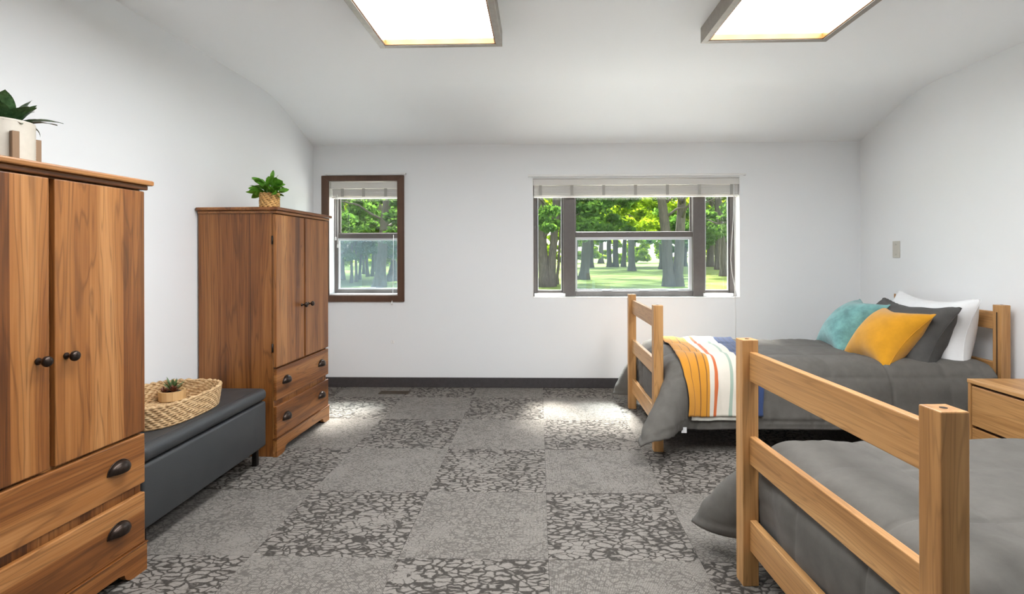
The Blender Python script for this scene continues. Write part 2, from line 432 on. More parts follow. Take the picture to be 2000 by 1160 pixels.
# ------------------------------------------------------------------ windows
def frame_rect(name, x0, x1, z0, z1, y0, y1, wl, wr, wb, wt, mat, parent, bev=.003):
    """four members around a rectangle (outer bounds given), one mesh"""
    bm = bmesh.new()
    for (a, b2, c, d) in ((x0, x0 + wl, z0, z1), (x1 - wr, x1, z0, z1), (x0 + wl, x1 - wr, z0, z0 + wb), (x0 + wl, x1 - wr, z1 - wt, z1)):
        if b2 - a < 1e-4 or d - c < 1e-4: continue
        r = bmesh.ops.create_cube(bm, size=1)
        bmesh.ops.scale(bm, vec=(b2 - a, y1 - y0, d - c), verts=r['verts'])
        bmesh.ops.translate(bm, vec=((a + b2) / 2, (y0 + y1) / 2, (c + d) / 2), verts=r['verts'])
    return link(name, bm_mesh(name, bm), mat, parent)
YF = YB + .125
# small wooden window
W1 = empty('window_1', (0, 0, 0), kind='structure', label='small window with brown wooden casing beside the left corner')
cz0, cz1, cx0, cx1 = .796, 1.974, -2.026, -1.249
yc0, yc1 = YB - .018, YB + .001
def mitre(name, q):   # casing board from a quad in XZ
    bm = bmesh.new(); A = [bm.verts.new((x, yc0, z)) for x, z in q]; B = [bm.verts.new((x, yc1, z)) for x, z in q]
    bm.faces.new(A); bm.faces.new(B[::-1])
    for i in range(4): bm.faces.new((A[i], B[i], B[(i + 1) % 4], A[(i + 1) % 4]))
    bmesh.ops.recalc_face_normals(bm, faces=bm.faces); bmesh.ops.bevel(bm, geom=list(bm.edges), offset=.003, segments=2, affect='EDGES')
    return link(name, bm_mesh(name, bm), M_casing, W1)
ix0, ix1, iz0, iz1 = H1[0] + .008, H1[1] - .008, H1[2] + .008, H1[3] - .008
mitre('casing_board', [(cx0, cz0), (ix0, iz0), (ix0, iz1), (cx0, cz1)])
mitre('casing_board', [(cx1, cz0), (ix1, iz0), (ix1, iz1), (cx1, cz1)])
mitre('casing_board', [(cx0, cz0), (cx1, cz0), (ix1, iz0), (ix0, iz0)])
mitre('casing_board', [(cx0, cz1), (cx1, cz1), (ix1, iz1), (ix0, iz1)])
frame_rect('jamb_lining', H1[0], H1[1], H1[2], H1[3], YB + .002, YB + T, .008, .008, .02, .008, M_white, W1)
frame_rect('frame', H1[0] + .008, H1[1] - .008, H1[2] + .02, H1[3] - .008, YF, YF + .06, .035, .03, .035, .03, M_bronze_frame, W1)
xa, xb = H1[0] + .043, H1[1] - .038
box('meeting_rail', xa, xb, YF - .004, YF + .04, 1.392, 1.44, M_bronze_frame, W1, .003)
up = frame_rect('sash', xa, xb, 1.44, H1[3] - .038, YF + .03, YF + .055, .012, .012, .008, .012, M_bronze_frame, W1)
box('pane', xa + .012, xb - .012, YF + .04, YF + .044, 1.448, H1[3] - .05, M_glass, up)
lo = frame_rect('sash', xa, xb, .903, 1.392, YF + .002, YF + .028, .012, .01, .012, .02, M_alu, W1)
box('pane', xa + .012, xb - .01, YF + .012, YF + .016, .915, 1.372, M_glass, lo)
box('screen', xa + .006, xb - .006, YF + .048, YF + .05, .905, 1.392, M_screen, W1)
box('sash_lift', -1.70, -1.56, YF - .012, YF + .002, .915, .922, M_alu, W1)
# wide window
W2 = empty('window_2', (0, 0, 0), kind='structure', label='wide three-part window with bronze mullions looking out on the park')
frame_rect('return_lining', H2[0], H2[1], H2[2], H2[3], YB + .002, YB + T, .006, .006, .012, .006, M_white, W2)
a0, a1 = H2[0] + .006, H2[1] - .006
zb, zt = H2[2] + .012, H2[3] - .006
frame_rect('frame', a0, a1, zb, zt, YF, YF + .06, .03, .045, .03, .03, M_bronze_frame, W2)
box('mullion', .232, .347, YF - .03, YF + .058, zb, zt, M_bronze_frame, W2, .004)
box('mullion', 1.447, 1.560, YF - .03, YF + .058, zb, zt, M_bronze_frame, W2, .004)
box('meeting_rail', .347, 1.447, YF - .012, YF + .045, 1.396, 1.445, M_bronze_frame, W2, .004)
box('bottom_rail', .347, 1.447, YF - .02, YF + .045, zb, .888, M_bronze_frame, W2, .004)
for (p0, p1) in ((a0 + .03, .232), (1.560, a1 - .045)):
    s_ = frame_rect('sash', p0, p1, .868, zt - .03, YF + .02, YF + .045, .012, .012, .022, .012, M_bronze_frame, W2)
    frame_rect('glazing_bead', p0 + .012, p1 - .012, .89, zt - .042, YF + .012, YF + .02, .006, .006, .006, .006, M_alu, s_)
    box('pane', p0 + .012, p1 - .012, YF + .03, YF + .034, .89, zt - .042, M_glass, s_)
    box('sill_block', p0 - .02, p1 + .02, YF - .04, YF, zb, zb + .03, M_white, W2, .003)
s_ = frame_rect('sash', .347, 1.447, 1.445, zt - .03, YF + .03, YF + .05, .012, .012, .006, .012, M_bronze_frame, W2)
box('pane', .359, 1.435, YF + .038, YF + .042, 1.451, zt - .042, M_glass, s_)
s_ = frame_rect('sash', .352, 1.442, .888, 1.396, YF - .004, YF + .02, .014, .026, .016, .026, M_alu, W2)
box('pane', .366, 1.416, YF + .006, YF + .010, .904, 1.37, M_glass, s_)
box('screen', .35, 1.44, YF + .048, YF + .05, .89, 1.4, M_screen2, W2)
for xx in (.60, .95, 1.22): box('sash_lift', xx, xx + .09, YF - .03, YF - .012, .892, .9, M_alu, W2)

# curtain rods above the windows
def rod(x0, x1, z, label):
    r = empty('curtain_rod', ((x0 + x1) / 2, YB, z), label=label, cat='curtain rod')
    hw = (x1 - x0) / 2
    box('rail', -hw, hw, -.045, -.037, -.008, .010, M_white, r, .003)
    for s in (-1, 1):
        box('bracket', s * hw - .004, s * hw + .004, -.044, -.001, -.008, .010, M_white, r, .002)
    lathe('screw', [(.005, -.0), (.005, .003), (.001, .004)], M_hinge, r, 10, (hw + .003, -.03, 0), axis='X')
rod(-.09, 1.885, 1.957, 'long flat white curtain rod above the wide window')
rod(-1.98, -1.232, 1.986, 'short flat white curtain rod above the small wooden window')

# raised blinds
def blind(x0, x1, ztop, zval, zbot, tapes, cords, label):
    r = empty('window_blind', ((x0 + x1) / 2, YB + .05, zbot), label=label, cat='blind')
    hw = (x1 - x0) / 2
    box('valance', -hw, hw, -.045, -.037, zval - zbot, ztop - zbot, M_blind, r, .003)
    box('headrail', -hw + .004, hw - .004, -.03, .03, zval - zbot + .006, ztop - zbot - .002, M_blind, r)
    n = 11; z0 = .022; dz = (zval - zbot - z0) / n
    sm = None
    for i in range(n):
        o = box('slat', -hw + .006, hw - .006, -.027, .027, z0 + i * dz, z0 + i * dz + dz * .86, M_blind, r)
        o.location.y += random.uniform(-.004, .002)
    box('bottom_rail', -hw + .004, hw - .004, -.03, .03, 0, .018, M_blind, r, .004)
    for t in tapes:
        box('ladder_tape', t - r.location.x - .013, t - r.location.x + .013, -.032, -.0305, .016, zval - zbot + .004, M_tape, r)
    for (pts, tassel) in cords:
        P = [(x - r.location.x, y - r.location.y, z - zbot) for x, y, z in pts]
        tube_obj('cord', P, .0022, M_cord, r, 6)
        if tassel:
            lathe('tassel', [(.002, .03), (.006, .022), (.008, 0), (.005, -.004)], M_cord, r, 12, (P[-1][0], P[-1][1], P[-1][2] - .025))
    return r
yb = YB + .01
blind(-.046, 1.842, 1.93, 1.873, 1.765, [.02 + i * .293 for i in range(7)],
      [([(1.795, yb, 1.87), (1.792, yb, 1.6), (1.775, yb, 1.35), (1.765, yb, 1.18), (1.778, yb, 1.05), (1.798, yb, .94), (1.80, YB - .004, .815), (1.803, YB - .006, .62), (1.802, YB - .006, .42)], False),
       ([(1.798, yb, 1.87), (1.80, yb, 1.6), (1.802, yb, 1.3), (1.805, yb, 1.05), (1.80, yb, .93), (1.795, YB - .004, .82)], False)],
      'wide white slatted blind raised above the park view')
blind(-1.945, -1.315, 1.915, 1.855, 1.765, [-1.84, -1.64, -1.43],
      [([(-1.90, yb, 1.8), (-1.902, yb, 1.6), (-1.902, yb, 1.40)], True), ([(-1.885, yb, 1.8), (-1.883, yb, 1.55), (-1.882, yb, 1.33)], True),
       ([(-1.355, yb, 1.42), (-1.358, yb, 1.1), (-1.362, yb, .86), (-1.362, YB - .022, .80)], True)],
      'narrow white slatted blind raised in the small wooden window')

# ------------------------------------------------------------------ small fittings on wall and floor
sw = empty('wall_plate', (XR, 4.458, 1.197), label='beige blank switch plate on the right wall above the bed', cat='wall plate')
M_beige = plain('beige_plastic', (.56, .54, .48), .45)
box('plate', -.007, 0, -.043, .043, 0, .137, M_beige, sw, .003)
for z in (.028, .109): lathe('screw', [(.0045, 0), (.0045, .0012), (.001, .0016)], M_beige, sw, 10, (-.0085, 0, z), axis='X')
hk = empty('wall_hook', (-1.362, YB, .405), label='tiny clear wall hook low on the far wall', cat='hook')
box('pad', -.014, .014, -.004, 0, 0, .032, M_white, hk, .003)
box('prong', -.012, -.006, -.012, -.004, .004, .024, M_white, hk, .002); box('prong', .005, .012, -.012, -.004, .006, .03, M_white, hk, .002)
vt = empty('floor_vent', (-1.29, 4.745, 0), label='brown metal floor vent in the carpet by the far wall', cat='vent')
M_vent = plain('brown_vent_metal', (.10, .075, .05), .45, metal=.5)
box('tray', -.135, .135, -.045, .045, .0002, .002, M_hole, vt)
frame_b = [(-.135, .135, -.045, -.037), (-.135, .135, .037, .045), (-.135, -.127, -.037, .037), (.127, .135, -.037, .037)]
for q in frame_b: box('rim', *q, .001, .005, M_vent, vt)
for i in range(22): box('louver', -.122 + i * .0113, -.117 + i * .0113, -.037, .037, .001, .0045, M_vent, vt)

# ------------------------------------------------------------------ ceiling lights
k = NB('lamp_diffuser'); em = k.n('ShaderNodeEmission'); 
sx = k.n('ShaderNodeSeparateXYZ'); k.l(k.coord(), sx.inputs[0])
wv = k.math('SINE', k.math('MULTIPLY', sx.outputs[0], 2 * PI / .155))
k.l(k.math('MULTIPLY', k.math('ADD', k.math('MULTIPLY', wv, .12), 1.0), LAMP_STRENGTH), em.inputs[1]); em.inputs[0].default_value = (.965, .985, 1.0, 1)
k.l(em.outputs[0], k.out.inputs[0]); M_diff = k.m
M_fix = plain('grey_bronze_fixture', (.34, .31, .27), .45, .1, 40, metal=.3)
M_lip = plain('brass_toned_lip', (.30, .125, .03), .4, metal=.2)
def ceiling_light(x0, x1, y0, y1, label):
    zt, zb = ZC, 2.42
    r = empty('ceiling_light', ((x0 + x1) / 2, (y0 + y1) / 2, zb), label=label, cat='ceiling light', group='framed fluorescent ceiling lights')
    hx, hy, h = (x1 - x0) / 2, (y1 - y0) / 2, zt - zb - .0005; wd = .034
    box('frame_rail', -hx, -hx + wd, -hy, hy, 0, h, M_fix, r, .002); box('frame_rail', hx - wd, hx, -hy, hy, 0, h, M_fix, r, .002)
    box('frame_rail', -hx + wd, hx - wd, -hy, -hy + wd, 0, h, M_fix, r, .002); box('frame_rail', -hx + wd, hx - wd, hy - wd, hy, 0, h, M_fix, r, .002)
    q = wd
    for (a, b2, c, d) in ((-hx + q, -hx + q + .008, -hy + q, hy - q), (hx - q - .008, hx - q, -hy + q, hy - q), (-hx + q, hx - q, -hy + q, -hy + q + .008), (-hx + q, hx - q, hy - q - .008, hy - q)):
        box('lip', a, b2, c, d, .004, .034, M_lip, r)
    box('diffuser', -hx + q, hx - q, -hy + q, hy - q, .034, .038, M_diff, r)
ceiling_light(-.905, -.203, 0.61, 3.05, 'glowing framed ceiling light left of the middle of the ceiling')  # both lights lengthened out of view to brighten the room
ceiling_light(.918, 1.615, 0.61, 3.045, 'glowing framed ceiling light right of the middle over the beds')

# ------------------------------------------------------------------ wardrobes
def cup_pull(parent, y, z, x):
    """half-dome bin pull, open below, with a thin oval rim"""
    n, m = 20, 8; L_, H_, D_ = .048, .040, .026
    P = np.zeros((n + 1, m + 1, 3))
    for i in range(n + 1):
        a = PI * i / n                      # along the rim from left to right over the top
        for j in range(m + 1):
            c = PI / 2 * j / m
            P[i, j] = (D_ * math.sin(c) ** .8 * (.35 + .65 * math.sin(a)), -L_ * math.cos(a) * (math.cos(c) * .35 + .65), H_ * math.sin(a) * math.cos(c) ** .8 - .016)
    o = link('cup_pull', grid_mesh('cup_pull', P), M_metal, parent); o.location = (x, y, z)
    so = o.modifiers.new('thick', 'SOLIDIFY'); so.thickness = .002
    rim = [(.0015, -(L_ + .003) * math.cos(PI * i / 24), (H_ + .003) * math.sin(PI * i / 24) - .016) for i in range(25)]
    tube_obj('rim', rim, .0022, M_metal, o, 6)
    return o
def knob(parent, y, z, x):
    return lathe('knob', [(.011, 0), (.011, .003), (.006, .006), (.005, .017), (.011, .022), (.0165, .028), (.0175, .034), (.014, .040), (.006, .043)], M_metal, parent, 24, (x, y, z), axis='X')
def wardrobe(loc, rz, W, D, label):
    """local: front at x=0 facing +x, back at -D, y from -W/2 to W/2"""
    r = empty('wardrobe', loc, rz, label=label, cat='wardrobe', group='tall two-door cherry wardrobes')
    h2 = W / 2; HT = 1.497
    box('side_panel', -D, -.022, -h2 + .004, -h2 + .022, 0, HT, M_ch_v, r, .002)
    box('side_panel', -D, -.022, h2 - .022, h2 - .004, 0, HT, M_ch_v, r, .002)
    box('back_panel', -D, -D + .008, -h2 + .022, h2 - .022, .05, HT, M_ch_v, r)
    for (y0, y1) in ((-h2 + .004, -h2 + .03), (h2 - .03, h2 - .004)):
        box('face_stile', -.03, -.021, y0, y1, .1, HT, M_ch_v, r)
    box('face_board', -.045, -.022, -h2 + .022, h2 - .022, .10, HT, M_ch_v, r)
    # crown: top board with rounded nose on a small cove
    e = .022
    box('top_board', -D - .004, e, -h2 - e, h2 + e, 1.507, 1.527, M_ch_h, r, .006)
    box('cornice', -D, .008, -h2 - .006, h2 + .006, 1.489, 1.507, M_ch_h, r, .004)
    zt, zb = 1.484, .545
    for s in (-1, 1):
        y0, y1 = (-h2 + .003, -.009) if s < 0 else (.009, h2 - .003)
        d = box('door', -.0205, 0, y0, y1, zb, zt, M_ch_v, r, .004)
        kb = knob(d, (y1 - .038 if s < 0 else y0 + .038) - d.location.y, .90 - d.location.z, .0102)
        for hz in (1.325, .665):
            yy = -h2 - .001 if s < 0 else h2 + .001
            hb = tube_obj('hinge', [(-.012, yy - d.location.y, hz - .026 - d.location.z), (-.012, yy - d.location.y, hz + .026 - d.location.z)], .0055, M_hinge, d, 8)
    for (z0, z1) in ((.343, .535), (.112, .306)):
        d = box('drawer', -.0205, 0, -h2 + .004, h2 - .004, z0, z1, M_ch_h, r, .004)
        for s in (-1, 1): cup_pull(d, s * (h2 - .125), .008, .0102)
    # plinth with bracket feet
    bm = bmesh.new(); n = 10
    pts = [(-h2, .0), (-h2 + .06, .0)]
    for i in range(n + 1):
        a = PI / 2 * i / n; pts.append((-h2 + .06 + .045 * math.sin(a) , .035 * (1 - math.cos(a)) + .0))
    pts.append((-h2 + .13, .042))
    right = [(-y, z) for y, z in pts[::-1]]
    prof = pts + right + [(h2, .107), (-h2, .107)]
    prism('plinth', prof, 0, -.022, .004, M_ch_h, r)
    box('plinth_cap', -.022, .008, -h2 - .003, h2 + .003, .1065, .111, M_ch_h, r, .0018)
    return r
def place_front(far, ang, W):   # far front corner known, rotated by ang
    c = (far[0] - math.sin(ang) * W / 2 * 1.0, far[1] - math.cos(ang) * W / 2)
    return (c[0], c[1], 0), -ang
W_ = .755
l1, r1 = place_front((-1.548, 2.062), math.radians(3.8), W_)
wardrobe(l1, r1, W_, .50, 'large cherry wardrobe in the left foreground holding the cream potted plant')
l2, r2 = place_front((-1.575, 3.965), math.radians(2.0), .75)
wardrobe(l2, r2, .75, .495, 'cherry wardrobe beside the small window holding the wicker potted plant')

# ------------------------------------------------------------------ storage bench
bn = empty('storage_bench', (-1.838, 2.632, 0), label='black leather storage bench between the two wardrobes', cat='bench')
hb, hl = .228, .50
box('body', -hb + .008, hb - .006, -hl + .006, hl - .006, .105, .372, M_leather, bn, .014, 3)
box('lid', -hb, hb, -hl, hl, .376, .447, M_leather, bn, .03, 5)
tube_obj('lid_seam', [(hb - .032, -hl + .03, .4475), (hb - .032, hl - .03, .4475)], .0014, M_leather, bn, 6)
for sx_ in (-1, 1):
    for sy_ in (-1, 1):
        f = box('foot', sx_ * (hb - .05) - .014, sx_ * (hb - .05) + .014, sy_ * (hl - .05) - .014, sy_ * (hl - .05) + .014, 0, .105, M_hinge, bn, .003)
        prism('bracket', [(-.03, .052), (-.03, .042), (.0, .0), (.0, .052)], 1, -.012, .012, M_hinge, f) if False else None
# ------------------------------------------------------------------ beds
P_ = .060
def bed(loc, rz, L, Wd, label):
    """local x from foot to head, y from near side to far side; footboard at x=0"""
    r = empty('single_bed', loc, rz, label=label, cat='bed', group='oak single beds')
    HP = .913
    for (x, end) in ((0, 'foot'), (L - P_, 'head')):
        for y in (0, Wd - P_):
            p = box('post', x, x + P_, y, y + P_, 0, HP, M_oak_z, r, .003)
            lathe('pin_hole', [(.0075, 0), (.0075, .0006)], M_hole, p, 14, (0, 0, HP / 2))
            sl_ = .0008
            if end == 'head':
                box('slot', -P_ / 2 - sl_, -P_ / 2 + .002, -.006, .002, -.20, HP / 2 - .045, M_hole, p)
        x0 = x + .026 if end == 'foot' else x + .010
        for (z0, z1) in ((.760, .869), (.452, .556), (.131, .246)):
            box('cross_rail', x0, x0 + .026, P_ - .003, Wd - P_ + .003, z0, z1, M_oak_y, r, .0035)
    for y in (.048, Wd - .048 - .024):
        box('side_rail', .14, L - P_ + .003, y, y + .024, .24, .34, M_oak_x, r, .003)
    box('deck', .14, L - P_ - .002, .074, Wd - .074, .30, .335, M_deck, r)
    return r
BF = ((.716, 3.352, 0), 0.0, 2.17, .985)
a3 = math.radians(3.4)
BN = ((.808, 1.098, 0), a3, 2.05, .965)
bed(*BF, 'oak bed frame against the far wall with the striped throw')
bed(*BN, 'oak bed frame in the right foreground with the tall footboard')

# ------------------------------------------------------------------ comforters (settled by a small cloth solver)
def cloth_start(s, t, L, Wd, top, x0, y0, rad=.06, ear=.19):
    """unsettled shape: flat top, flaps down, foot flap inside the footboard, corner cloth pulled out past the posts"""
    a = np.maximum(-s, 0.0); b = np.maximum(-t, 0) + np.maximum(t - (Wd - 2 * y0), 0)
    side = np.where(t > Wd / 2, 1.0, -1.0)
    r = np.hypot(a, b); th = np.minimum(r / rad, PI / 2)
    outw = rad * np.sin(th); down = rad * (1 - np.cos(th)) + np.maximum(r - rad * PI / 2, 0)
    phi = np.arctan2(a, np.maximum(b, 1e-9)) / (PI / 2); phi = np.where(b <= 0, np.where(a > 0, 1.0, 0.0), phi)
    corner = (a > 0) & (b > 0)
    tri = np.clip(1 - np.abs(phi - .5) / .5, 0, 1); grow = np.clip(r / .30, 0, 1.2)
    X = np.where(a > 0, x0 - np.minimum(outw, .022), x0 + s)
    X = np.where(corner, x0 - (ear + .10) * grow * np.sin(tri * PI / 2), X)
    yc = np.where(phi < .6, -.034, np.where(phi < .85, -.016, -.016 + (phi - .85) / .15 * .10))
    yo = np.where(corner, yc * np.clip(grow * 2, 0, 1) + y0 * (1 - np.clip(grow * 2, 0, 1)), y0 - outw * 1.3)
    yi = y0 + np.clip(t, 0, Wd - 2 * y0)
    Y = np.where(b > 0, np.where(side < 0, yo, Wd - yo), yi)
    return np.stack([X, Y, top - down + .004], -1)
def settle(P, h, L, Wd, top, x0, y0, steps=110, iters=12, seed=0, grav=.00015):
    r = np.random.default_rng(seed)
    P = P.copy(); P[..., 1] += r.normal(0, .002, P.shape[:2]); P[..., 0] += r.normal(0, .001, P.shape[:2]); Q = P.copy()
    n, m = P.shape[:2]
    mc = np.array([(x0 + L - .06) / 2, Wd / 2, (top + .12) / 2]); mh = np.array([(L - .06 - x0) / 2, Wd / 2 - y0, (top - .12) / 2]); mr = .06
    fc = np.array([.028, Wd / 2, .46]); fh = np.array([.030, Wd / 2 + .002, .46])
    def push(P, c, hh, rr, mar):
        d = P - c; q = np.abs(d) - (hh - rr)
        o = np.maximum(q, 0); lo = np.linalg.norm(o, axis=-1); inn = np.minimum(q.max(-1), 0); sd = lo + inn - rr
        hit = sd < mar
        if not hit.any(): return
        sg = np.where(d >= 0, 1.0, -1.0)
        ax = np.argmax(q, -1); nin = np.zeros_like(P); np.put_along_axis(nin, ax[..., None], 1.0, -1)
        nr = np.where((lo > 1e-7)[..., None], o / np.maximum(lo, 1e-7)[..., None], nin) * sg
        P += np.where(hit[..., None], nr * (mar - sd)[..., None], 0)
        return hit
    def con(A, B, rest, k):
        d = B - A; l = np.linalg.norm(d, axis=-1, keepdims=True); c = d * (.5 * k * (1 - rest / np.maximum(l, 1e-6)))
        A += c; B -= c
    pin = P[-1].copy()
    for st in range(steps):
        V = (P - Q) * .93; Q = P.copy(); P += V; P[..., 2] -= grav
        for it in range(iters):
            for o in (0, 1):
                for ax in (0, 1):
                    S_ = P if ax == 0 else P.transpose(1, 0, 2); N = S_.shape[0]
                    e = (N - o) // 2 * 2
                    con(S_[o:o + e:2], S_[o + 1:o + e:2], h, 1.0)
            con(P[:-1:2, :-1], P[1::2, 1:][:P[:-1:2].shape[0]], h * 1.4142, .35) if (n % 2 == 0) else con(P[:-1:2, :-1], P[1::2, 1:], h * 1.4142, .35)
            con(P[:-1:2, 1:], P[1::2, :-1], h * 1.4142, .35)
            for ax in (0, 1):
                S_ = P if ax == 0 else P.transpose(1, 0, 2)
                for o in range(4):
                    A = S_[o::4]; B = S_[o + 2::4]; k = min(len(A), len(B)); con(A[:k], B[:k], 2 * h, .6)
                for o in range(8):
                    A = S_[o::8]; B = S_[o + 4::8]; k = min(len(A), len(B)); con(A[:k], B[:k], 4 * h, .28)
            P[-1] = pin
            push(P, fc, fh, .004, .008); hit = push(P, mc, mh, mr, .006)
            P[..., 2] = np.maximum(P[..., 2], .014)
        if hit is not None:      # friction on the mattress
            Q += (P - Q) * np.where(hit, .8, .05)[..., None]
        if st > steps * .8: Q += (P - Q) * .4
    return P
def refine(P, k):
    """Catmull-Rom refinement of a grid along both axes"""
    def one(P):
        n = P.shape[0]; G = np.concatenate([2 * P[:1] - P[1:2], P, 2 * P[-1:] - P[-2:-1]])
        x = np.linspace(0, n - 1, (n - 1) * k + 1); i = np.minimum(x.astype(int), n - 2); f = (x - i)[:, None, None]
        a, b, c, d = G[i], G[i + 1], G[i + 2], G[i + 3]
        return .5 * ((2 * b) + (-a + c) * f + (2 * a - 5 * b + 4 * c - d) * f ** 2 + (-a + 3 * b - 3 * c + d) * f ** 3)
    return one(one(P).transpose(1, 0, 2)).transpose(1, 0, 2)
def grid_normals(P):
    du = np.gradient(P, axis=0); dv = np.gradient(P, axis=1); n = np.cross(du, dv); return n / np.maximum(np.linalg.norm(n, axis=-1, keepdims=True), 1e-9)
CLOTH = {}
def on_cloth(key, S_, T_, off):
    SF, TF, F, N = CLOTH[key]
    fi = np.clip((S_ - SF[0]) / (SF[1] - SF[0]), 0, len(SF) - 1.001); fj = np.clip((T_ - TF[0]) / (TF[1] - TF[0]), 0, len(TF) - 1.001)
    i = fi.astype(int); j = fj.astype(int); a = (fi - i)[..., None]; b = (fj - j)[..., None]
    G = F + N * off
    return G[i, j] * (1 - a) * (1 - b) + G[i + 1, j] * a * (1 - b) + G[i, j + 1] * (1 - a) * b + G[i + 1, j + 1] * a * b
def comforter(bedspec, label, seed, top=.532, o=.370, cell=(.345, .335), phase=(.05, .06), puff=.019):
    loc, rz, L, Wd = bedspec; h = .0285; x0, y0 = .105, .032
    s = np.arange(-round(o / h), round((L - .20) / h) + 1) * h; span = Wd - 2 * y0
    nt2 = round((span + 2 * o) / h); t = (np.arange(nt2 + 1) - nt2 / 2) * h + span / 2
    if len(s) % 2: s = s[:-1]
    S_, T_ = np.meshgrid(s, t, indexing='ij')
    P = settle(cloth_start(S_, T_, L, Wd, top, x0, y0), h, L, Wd, top, x0, y0, seed=seed)
    k = 3; F = refine(P, k); SF = np.linspace(s[0], s[-1], F.shape[0]); TF = np.linspace(t[0], t[-1], F.shape[1])
    SS, TT = np.meshgrid(SF, TF, indexing='ij'); N = grid_normals(F)
    q = np.minimum(np.abs(np.sin(PI * (SS + phase[0]) / cell[0])), np.abs(np.sin(PI * (TT + phase[1]) / cell[1])))
    q = np.power(q, .27)
    he = np.minimum(np.minimum(SS - s[0], TT - t[0]), t[-1] - TT)            # distance to the hem
    hemline = np.exp(-((he - .05) / .008) ** 2)
    gather = np.sin(SS * 95 + 2 * np.sin(SS * 13) + seed) * np.exp(-((he - .05) / .05) ** 2) * .0028
    disp = .004 + q * puff * np.clip(he / .06, .25, 1) - hemline * .006 + gather + vnoise(SS * 22, TT * 20, seed) * .0022 + vnoise(SS * 55, TT * 48, seed + 4) * .0010
    F = F + N * disp[..., None]; F[..., 2] = np.maximum(F[..., 2], .010)
    CLOTH[label] = (SF, TF, F, grid_normals(F))
    # rounded corners: pull the corner of the cloth grid inwards
    a = np.maximum(-SS, 0); b = np.maximum(-TT, 0) + np.maximum(TT - span, 0); mxab = np.maximum(np.maximum(a, b), 1e-9)
    rr = np.hypot(a, b) / mxab; g = np.where((a > 0) & (b > 0), (1 + (rr - 1) * .72) / np.maximum(rr, 1), 1.0)
    S2 = np.where((a > 0) & (b > 0), -a * g, SS); T2 = np.where((a > 0) & (b > 0), np.where(TT < 0, -b * g, span + b * g), TT)
    F = on_cloth(label, S2, T2, 0.0)
    ob = link('comforter', grid_mesh('comforter', F), M_comf); ob.location = loc; ob.rotation_euler = (0, 0, rz)
    so = ob.modifiers.new('thick', 'SOLIDIFY'); so.thickness = .009; so.offset = -1
    return tag(ob, label, 'comforter', 'charcoal quilted comforters')
FAR_C = 'charcoal comforter on the far bed under the striped throw'
cf = comforter(BF, FAR_C, 2)
cn = comforter(BN, 'charcoal quilted comforter on the foreground bed', 5, top=.515, o=.34)
def smooth_grid(P, n):
    for _ in range(n):
        Q = P.copy(); Q[1:-1] = (P[:-2] + 2 * P[1:-1] + P[2:]) / 4; R_ = Q.copy(); R_[:, 1:-1] = (Q[:, :-2] + 2 * Q[:, 1:-1] + Q[:, 2:]) / 4; P = R_
    return P
SF_, TF_, F_, _ = CLOTH[FAR_C]; hp = F_[int(np.argmin(np.abs(SF_ - .03))), 1]
ct = box('care_tag', -.016, .016, -.0006, .0006, -.03, .004, M_tagcloth, cf); ct.location = (hp[0], hp[1] - .004, hp[2] - .012)

# striped throw across the far bed
k = NB('striped_throw_cloth'); b = k.bsdf(Roughness=.9); b.inputs['Sheen Weight'].default_value = .2
uvn = k.n('ShaderNodeUVMap'); sx = k.n('ShaderNodeSeparateXYZ'); k.l(uvn.outputs[0], sx.inputs[0])
Yl, Dk, Cr, Rd, Gn, Nv, Nd = (.60, .25, .010), (.20, .08, .012), (.68, .63, .54), (.58, .13, .03), (.33, .42, .34), (.012, .040, .135), (.005, .012, .04)
st = [(0, Yl), (.09, Dk), (.10, Yl), (.20, Dk), (.215, Yl), (.295, Dk), (.308, Yl), (.345, Cr), (.405, Rd), (.445, Cr), (.60, Gn), (.635, Cr), (.725, Nv), (.785, Nd), (.795, Nv), (.855, Nd), (.865, Nv), (.925, Nd), (.935, Nv)]
col = k.ramp(sx.outputs[0], st, 'CONSTANT')
k.l(k.mix(k.math('MULTIPLY', k.noise(k.coord(), 90, 4, .7), .10), col, (.25, .2, .15)), b.inputs['Base Color'])
k.bump(k.noise(k.coord(), 600, 2), b, .4, .003); M_throw = k.m
def throw(s0, s1, t0, t1, off, skew, name, mat, parent, sm=3):
    span = BF[3] - .064
    u = np.linspace(0, 1, 64); tt = np.linspace(t0, t1, 120)
    U_, TT = np.meshgrid(u, tt, indexing='ij')
    S_ = s0 + (s1 - s0) * U_ * (1 + .14 * np.clip(TT / span, 0, 1)) + skew * np.clip(TT / span, -.3, 1.1) + .010 * np.sin(TT * 5)
    P = smooth_grid(on_cloth(FAR_C, S_, TT, off), sm)
    P += grid_normals(P) * (np.sin(U_ * 26 + TT * 3) * .0015)[..., None]
    return link(name, grid_mesh(name, P, np.stack([U_, TT], -1)), mat, parent)
th = throw(.065, .56, -.285, BF[3] + .05, .020, .075, 'throw_blanket', M_throw, None)
th.location = BF[0]; so = th.modifiers.new('thick', 'SOLIDIFY'); so.thickness = .004; so.offset = -1
tag(th, 'woven throw with mustard, cream and navy stripes across the far bed', 'blanket')
M_cream = fabric('cream_throw_lining', (.62, .60, .54))
ff = throw(.10, .51, -.305, -.10, .012, .075, 'folded_layer', M_cream, th)

